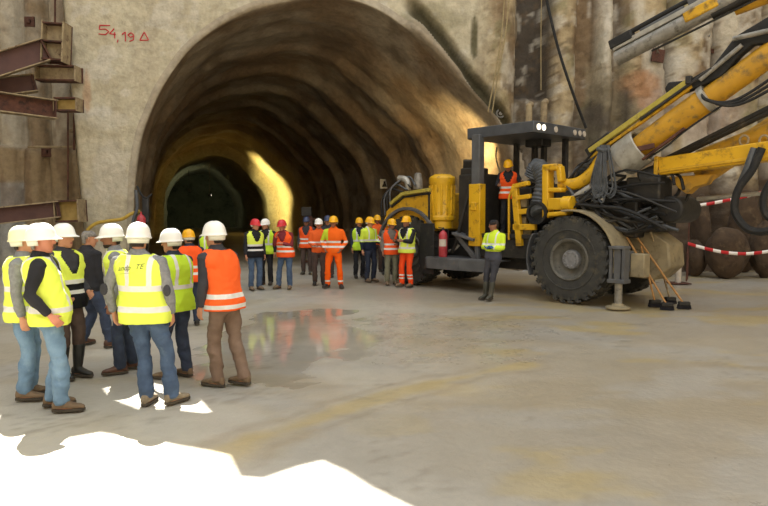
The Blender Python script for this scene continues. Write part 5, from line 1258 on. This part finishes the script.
    for k, (px, py, rx, rz_, d, lab) in enumerate(spec):
        c = at(px, py, d); sc = d / 640; me = bpy.data.meshes.new('boulder'); bm = bmesh.new(); bmesh.ops.create_icosphere(bm, subdivisions=4, radius=1)
        hgt = (c.z + rz_ * sc); hz = max(hgt / 2 + .03, .2)
        P_ = np.array([v.co[:] for v in bm.verts]); dsp = 1 + .45 * (fbm(P_ * 1.3 + k * 9, 90 + k, 4) - .5)
        for v, s_ in zip(bm.verts, dsp): v.co = Vector((v.co.x * rx * sc * s_, v.co.y * .45 * s_, v.co.z * hz * min(1.0, s_)))
        bm.to_mesh(me); bm.free(); me.polygons.foreach_set('use_smooth', [True] * len(me.polygons)); me.materials.append(MT['rock']); o = link('boulder', me); o.location = (c.x, c.y, hz - .06); tag(o, lab, 'rock', 'boulders at the foot of the wall')
    # loose earth along the wall's foot
    us = np.arange(PXM(610), PXM(850), .09); ts = np.linspace(0, 1, 18); U, T_ = np.meshgrid(us, ts); u = U.ravel(); t = T_.ravel(); P3 = np.stack([u, t * 2, u * 0], 1)
    z = (1 - t) ** 1.6 * (.75 + .5 * (fbm(P3 * .9, 95, 3) - .5)) + .10 * (fbm(P3 * 4, 96, 3) - .5) * (t < .95) - .03 * t
    V = np.array([wp(a, c, -.4 + b * 1.7) for a, b, c in zip(u, t, z)]); ny, nx = U.shape; idx = np.arange(nx * ny).reshape(ny, nx)
    me = np_mesh('dirt', V, np.stack([idx[:-1, :-1], idx[:-1, 1:], idx[1:, 1:], idx[1:, :-1]], -1).reshape(-1, 4)); me.materials.append(MT['rock']); tag(link('dirt', me), 'brown loose dirt heaped along the foot of the wall', 'dirt', None, 'stuff')


def lamps(tbv):
    # floodlight on an added mast behind the rig, aimed at the tunnel lining
    def flood(px, py, d, aim, lab, energy, mast=True, size=.34, spot=95):
        p = at(px, py, d); o = empty('floodlight', (p.x, p.y, 0), 0); tag(o, lab, 'floodlight')
        a = (Vector(aim) - p).normalized(); q = a.to_track_quat('-Z', 'Y').to_matrix()
        m = MB(); m.box((0, 0, p.z) , (size * 1.3, size, size * .5), q); m.build('lamp_case', MT['dark'], o, bevel=.02)
        m = MB(); m.box(Vector((0, 0, p.z)) + a * (size * .26), (size * 1.2, size * .9, .02), q); m.build('lamp_glass', MT['lamp'], o)
        m = MB(); m.tube([(0, 0, 0.02), (0, 0, p.z - size * .3)], .04, 10); m.box((0, 0, .02), (.5, .5, .04)); m.build('mast', MT['dark'], o)  # mast and foot added out of sight to carry the lamp
        l = bpy.data.lights.new('flood_lamp', 'SPOT'); l.energy = energy; l.color = (1, .72, .32); l.spot_size = R(spot); l.spot_blend = .8; l.shadow_soft_size = .12
        lo = bpy.data.objects.new('flood_lamp', l); COL.objects.link(lo); lo.parent = o; lo.location = Vector((0, 0, p.z)) + a * (size * .4); lo.rotation_euler = a.to_track_quat('-Z', 'Y').to_euler()
    h = tbv.ray_cast(CAM, ray(459, 150).normalized())[0]
    flood(470, 165, 20.9, h + Vector((.2, 0, .3)), 'floodlight on an added mast behind the rig canopy, lighting the tunnel edge', 520, spot=110)
    # lamps deeper in
    def deep(s, u, z, e, col, lab, aim=None, spot=70):
        p = WO + TA * s + WU * u + Vector((0, 0, z)); o = empty('tunnel_lamp', p); tag(o, lab, 'lamp', 'lamps inside the tunnel')
        a = (WO + TA * aim[0] + WU * aim[1] + Vector((0, 0, aim[2])) - p).normalized(); q = a.to_track_quat('-Z', 'Y').to_matrix()
        m = MB(); m.box((0, 0, 0), (.3, .2, .2), q); m.build('lamp_case', MT['dark'], o, bevel=.02); m = MB(); m.box(a * .11, (.26, .16, .02), q); m.build('lamp_glass', MT['led'], o)
        m = MB(); m.tube([(0, 0, .1), (0, 0, 6.3 - z)], .02, 8); m.build('suspension_wire', MT['dark'], o)
        l = bpy.data.lights.new('lamp_bulb', 'SPOT'); l.energy = e; l.color = col; l.shadow_soft_size = .15; l.spot_size = R(spot); l.spot_blend = .7
        lo = bpy.data.objects.new('lamp_bulb', l); COL.objects.link(lo); lo.parent = o; lo.location = a * .16; lo.rotation_euler = a.to_track_quat('-Z', 'Y').to_euler()
    deep(36.5, 5.2, 3.4, 3000, (1, .80, .30), 'lamp hung at the yellow-lit tunnel section', (39.5, 11.5, 4.0), 92)
    deep(48, 4.0, 4.2, 420, (.9, .95, .62), 'lamp deep in the greenish far section of the tunnel', (66, 5.6, 2.6), 75)


SUN = Vector((-.28, .60, 1.0)).normalized()
MAT_WALL = attr_material('stained_concrete', .9, .7, 8, 4, .30)
MAT_TUN = attr_material('sprayed_concrete', .8, .9, 5, 4, .32)
MAT_FLOOR = attr_material('damp_concrete_floor', .55, .22, 14, 3, .10, .5, True)
STRIPE = striped('red_white_tape', 'B8121C', 'E8E2DC', 2.2, .0)

people()
build_floor(); build_walls(); tun, tbv = build_tunnel()
rig = build_rig()
# two men with the rig
g = ground(487, 300)
lw = Vector(((g - RG).dot(HX), -1.92, 0)); wpos = rigw(lw)
person('man in dark knit cap and yellow-grey jacket, arms crossed, leaning on the rig', wpos, 1.79, math.degrees(PHI) + 4, {'R': ((.22, -.28, -1), (-1.0, -.50, .12)), 'L': ((.22, -.26, -1), (-1.0, -.55, .0))}, feet=((-.08, -.16, 8), (.09, -.22, 10)), lean=-7, head=(-35, 4), hat='cap_black', skin='skin_dark', top='yg_grey', trousers='charcoal', boots='rubber_green', tall_boots=True, near=False, gloves='blue_glove', group=PPL)
op = rigw(rp(508, 240, -.42)); op.z = 1.42
person('operator in yellow hard hat and orange vest standing inside the rig cab', op, 1.76, -15, {'R': ((.3, -.3, -1), (-.2, -.9, .0)), 'L': ((.5, -.5, -.9), (.1, -.9, .1))}, lean=8, head=(-5, 18), hat='hat_yellow', skin='skin_dark', top='black_cloth', vest='orng2', trousers='black_cloth', boots='boot_black', near=False, group=PPL)
extinguisher(); brooms(); left_steel(); markings(None); wall_things(tbv); lamps(tbv)

# ------------------------------------------------------------------ light
w = bpy.data.worlds.new('sky'); scene.world = w; w.use_nodes = True
bg = w.node_tree.nodes['Background']; bg.inputs['Color'].default_value = (.94, .975, 1.0, 1); bg.inputs['Strength'].default_value = 1.0
sl = bpy.data.lights.new('sun', 'SUN'); sl.energy = 9; sl.angle = R(.12); sl.color = (1, .95, .86); so = bpy.data.objects.new('sun', sl); COL.objects.link(so)
so.rotation_euler = (-SUN).to_track_quat('-Z', 'Y').to_euler(); so.location = (0, 30, 40)

scene.view_settings.view_transform = 'Standard'; scene.view_settings.look = 'None'; scene.view_settings.gamma = 1; scene.view_settings.exposure = .95
scene.view_settings.use_curve_mapping = False
scene.cycles.use_denoising = True
scene.cycles.max_bounces = 6
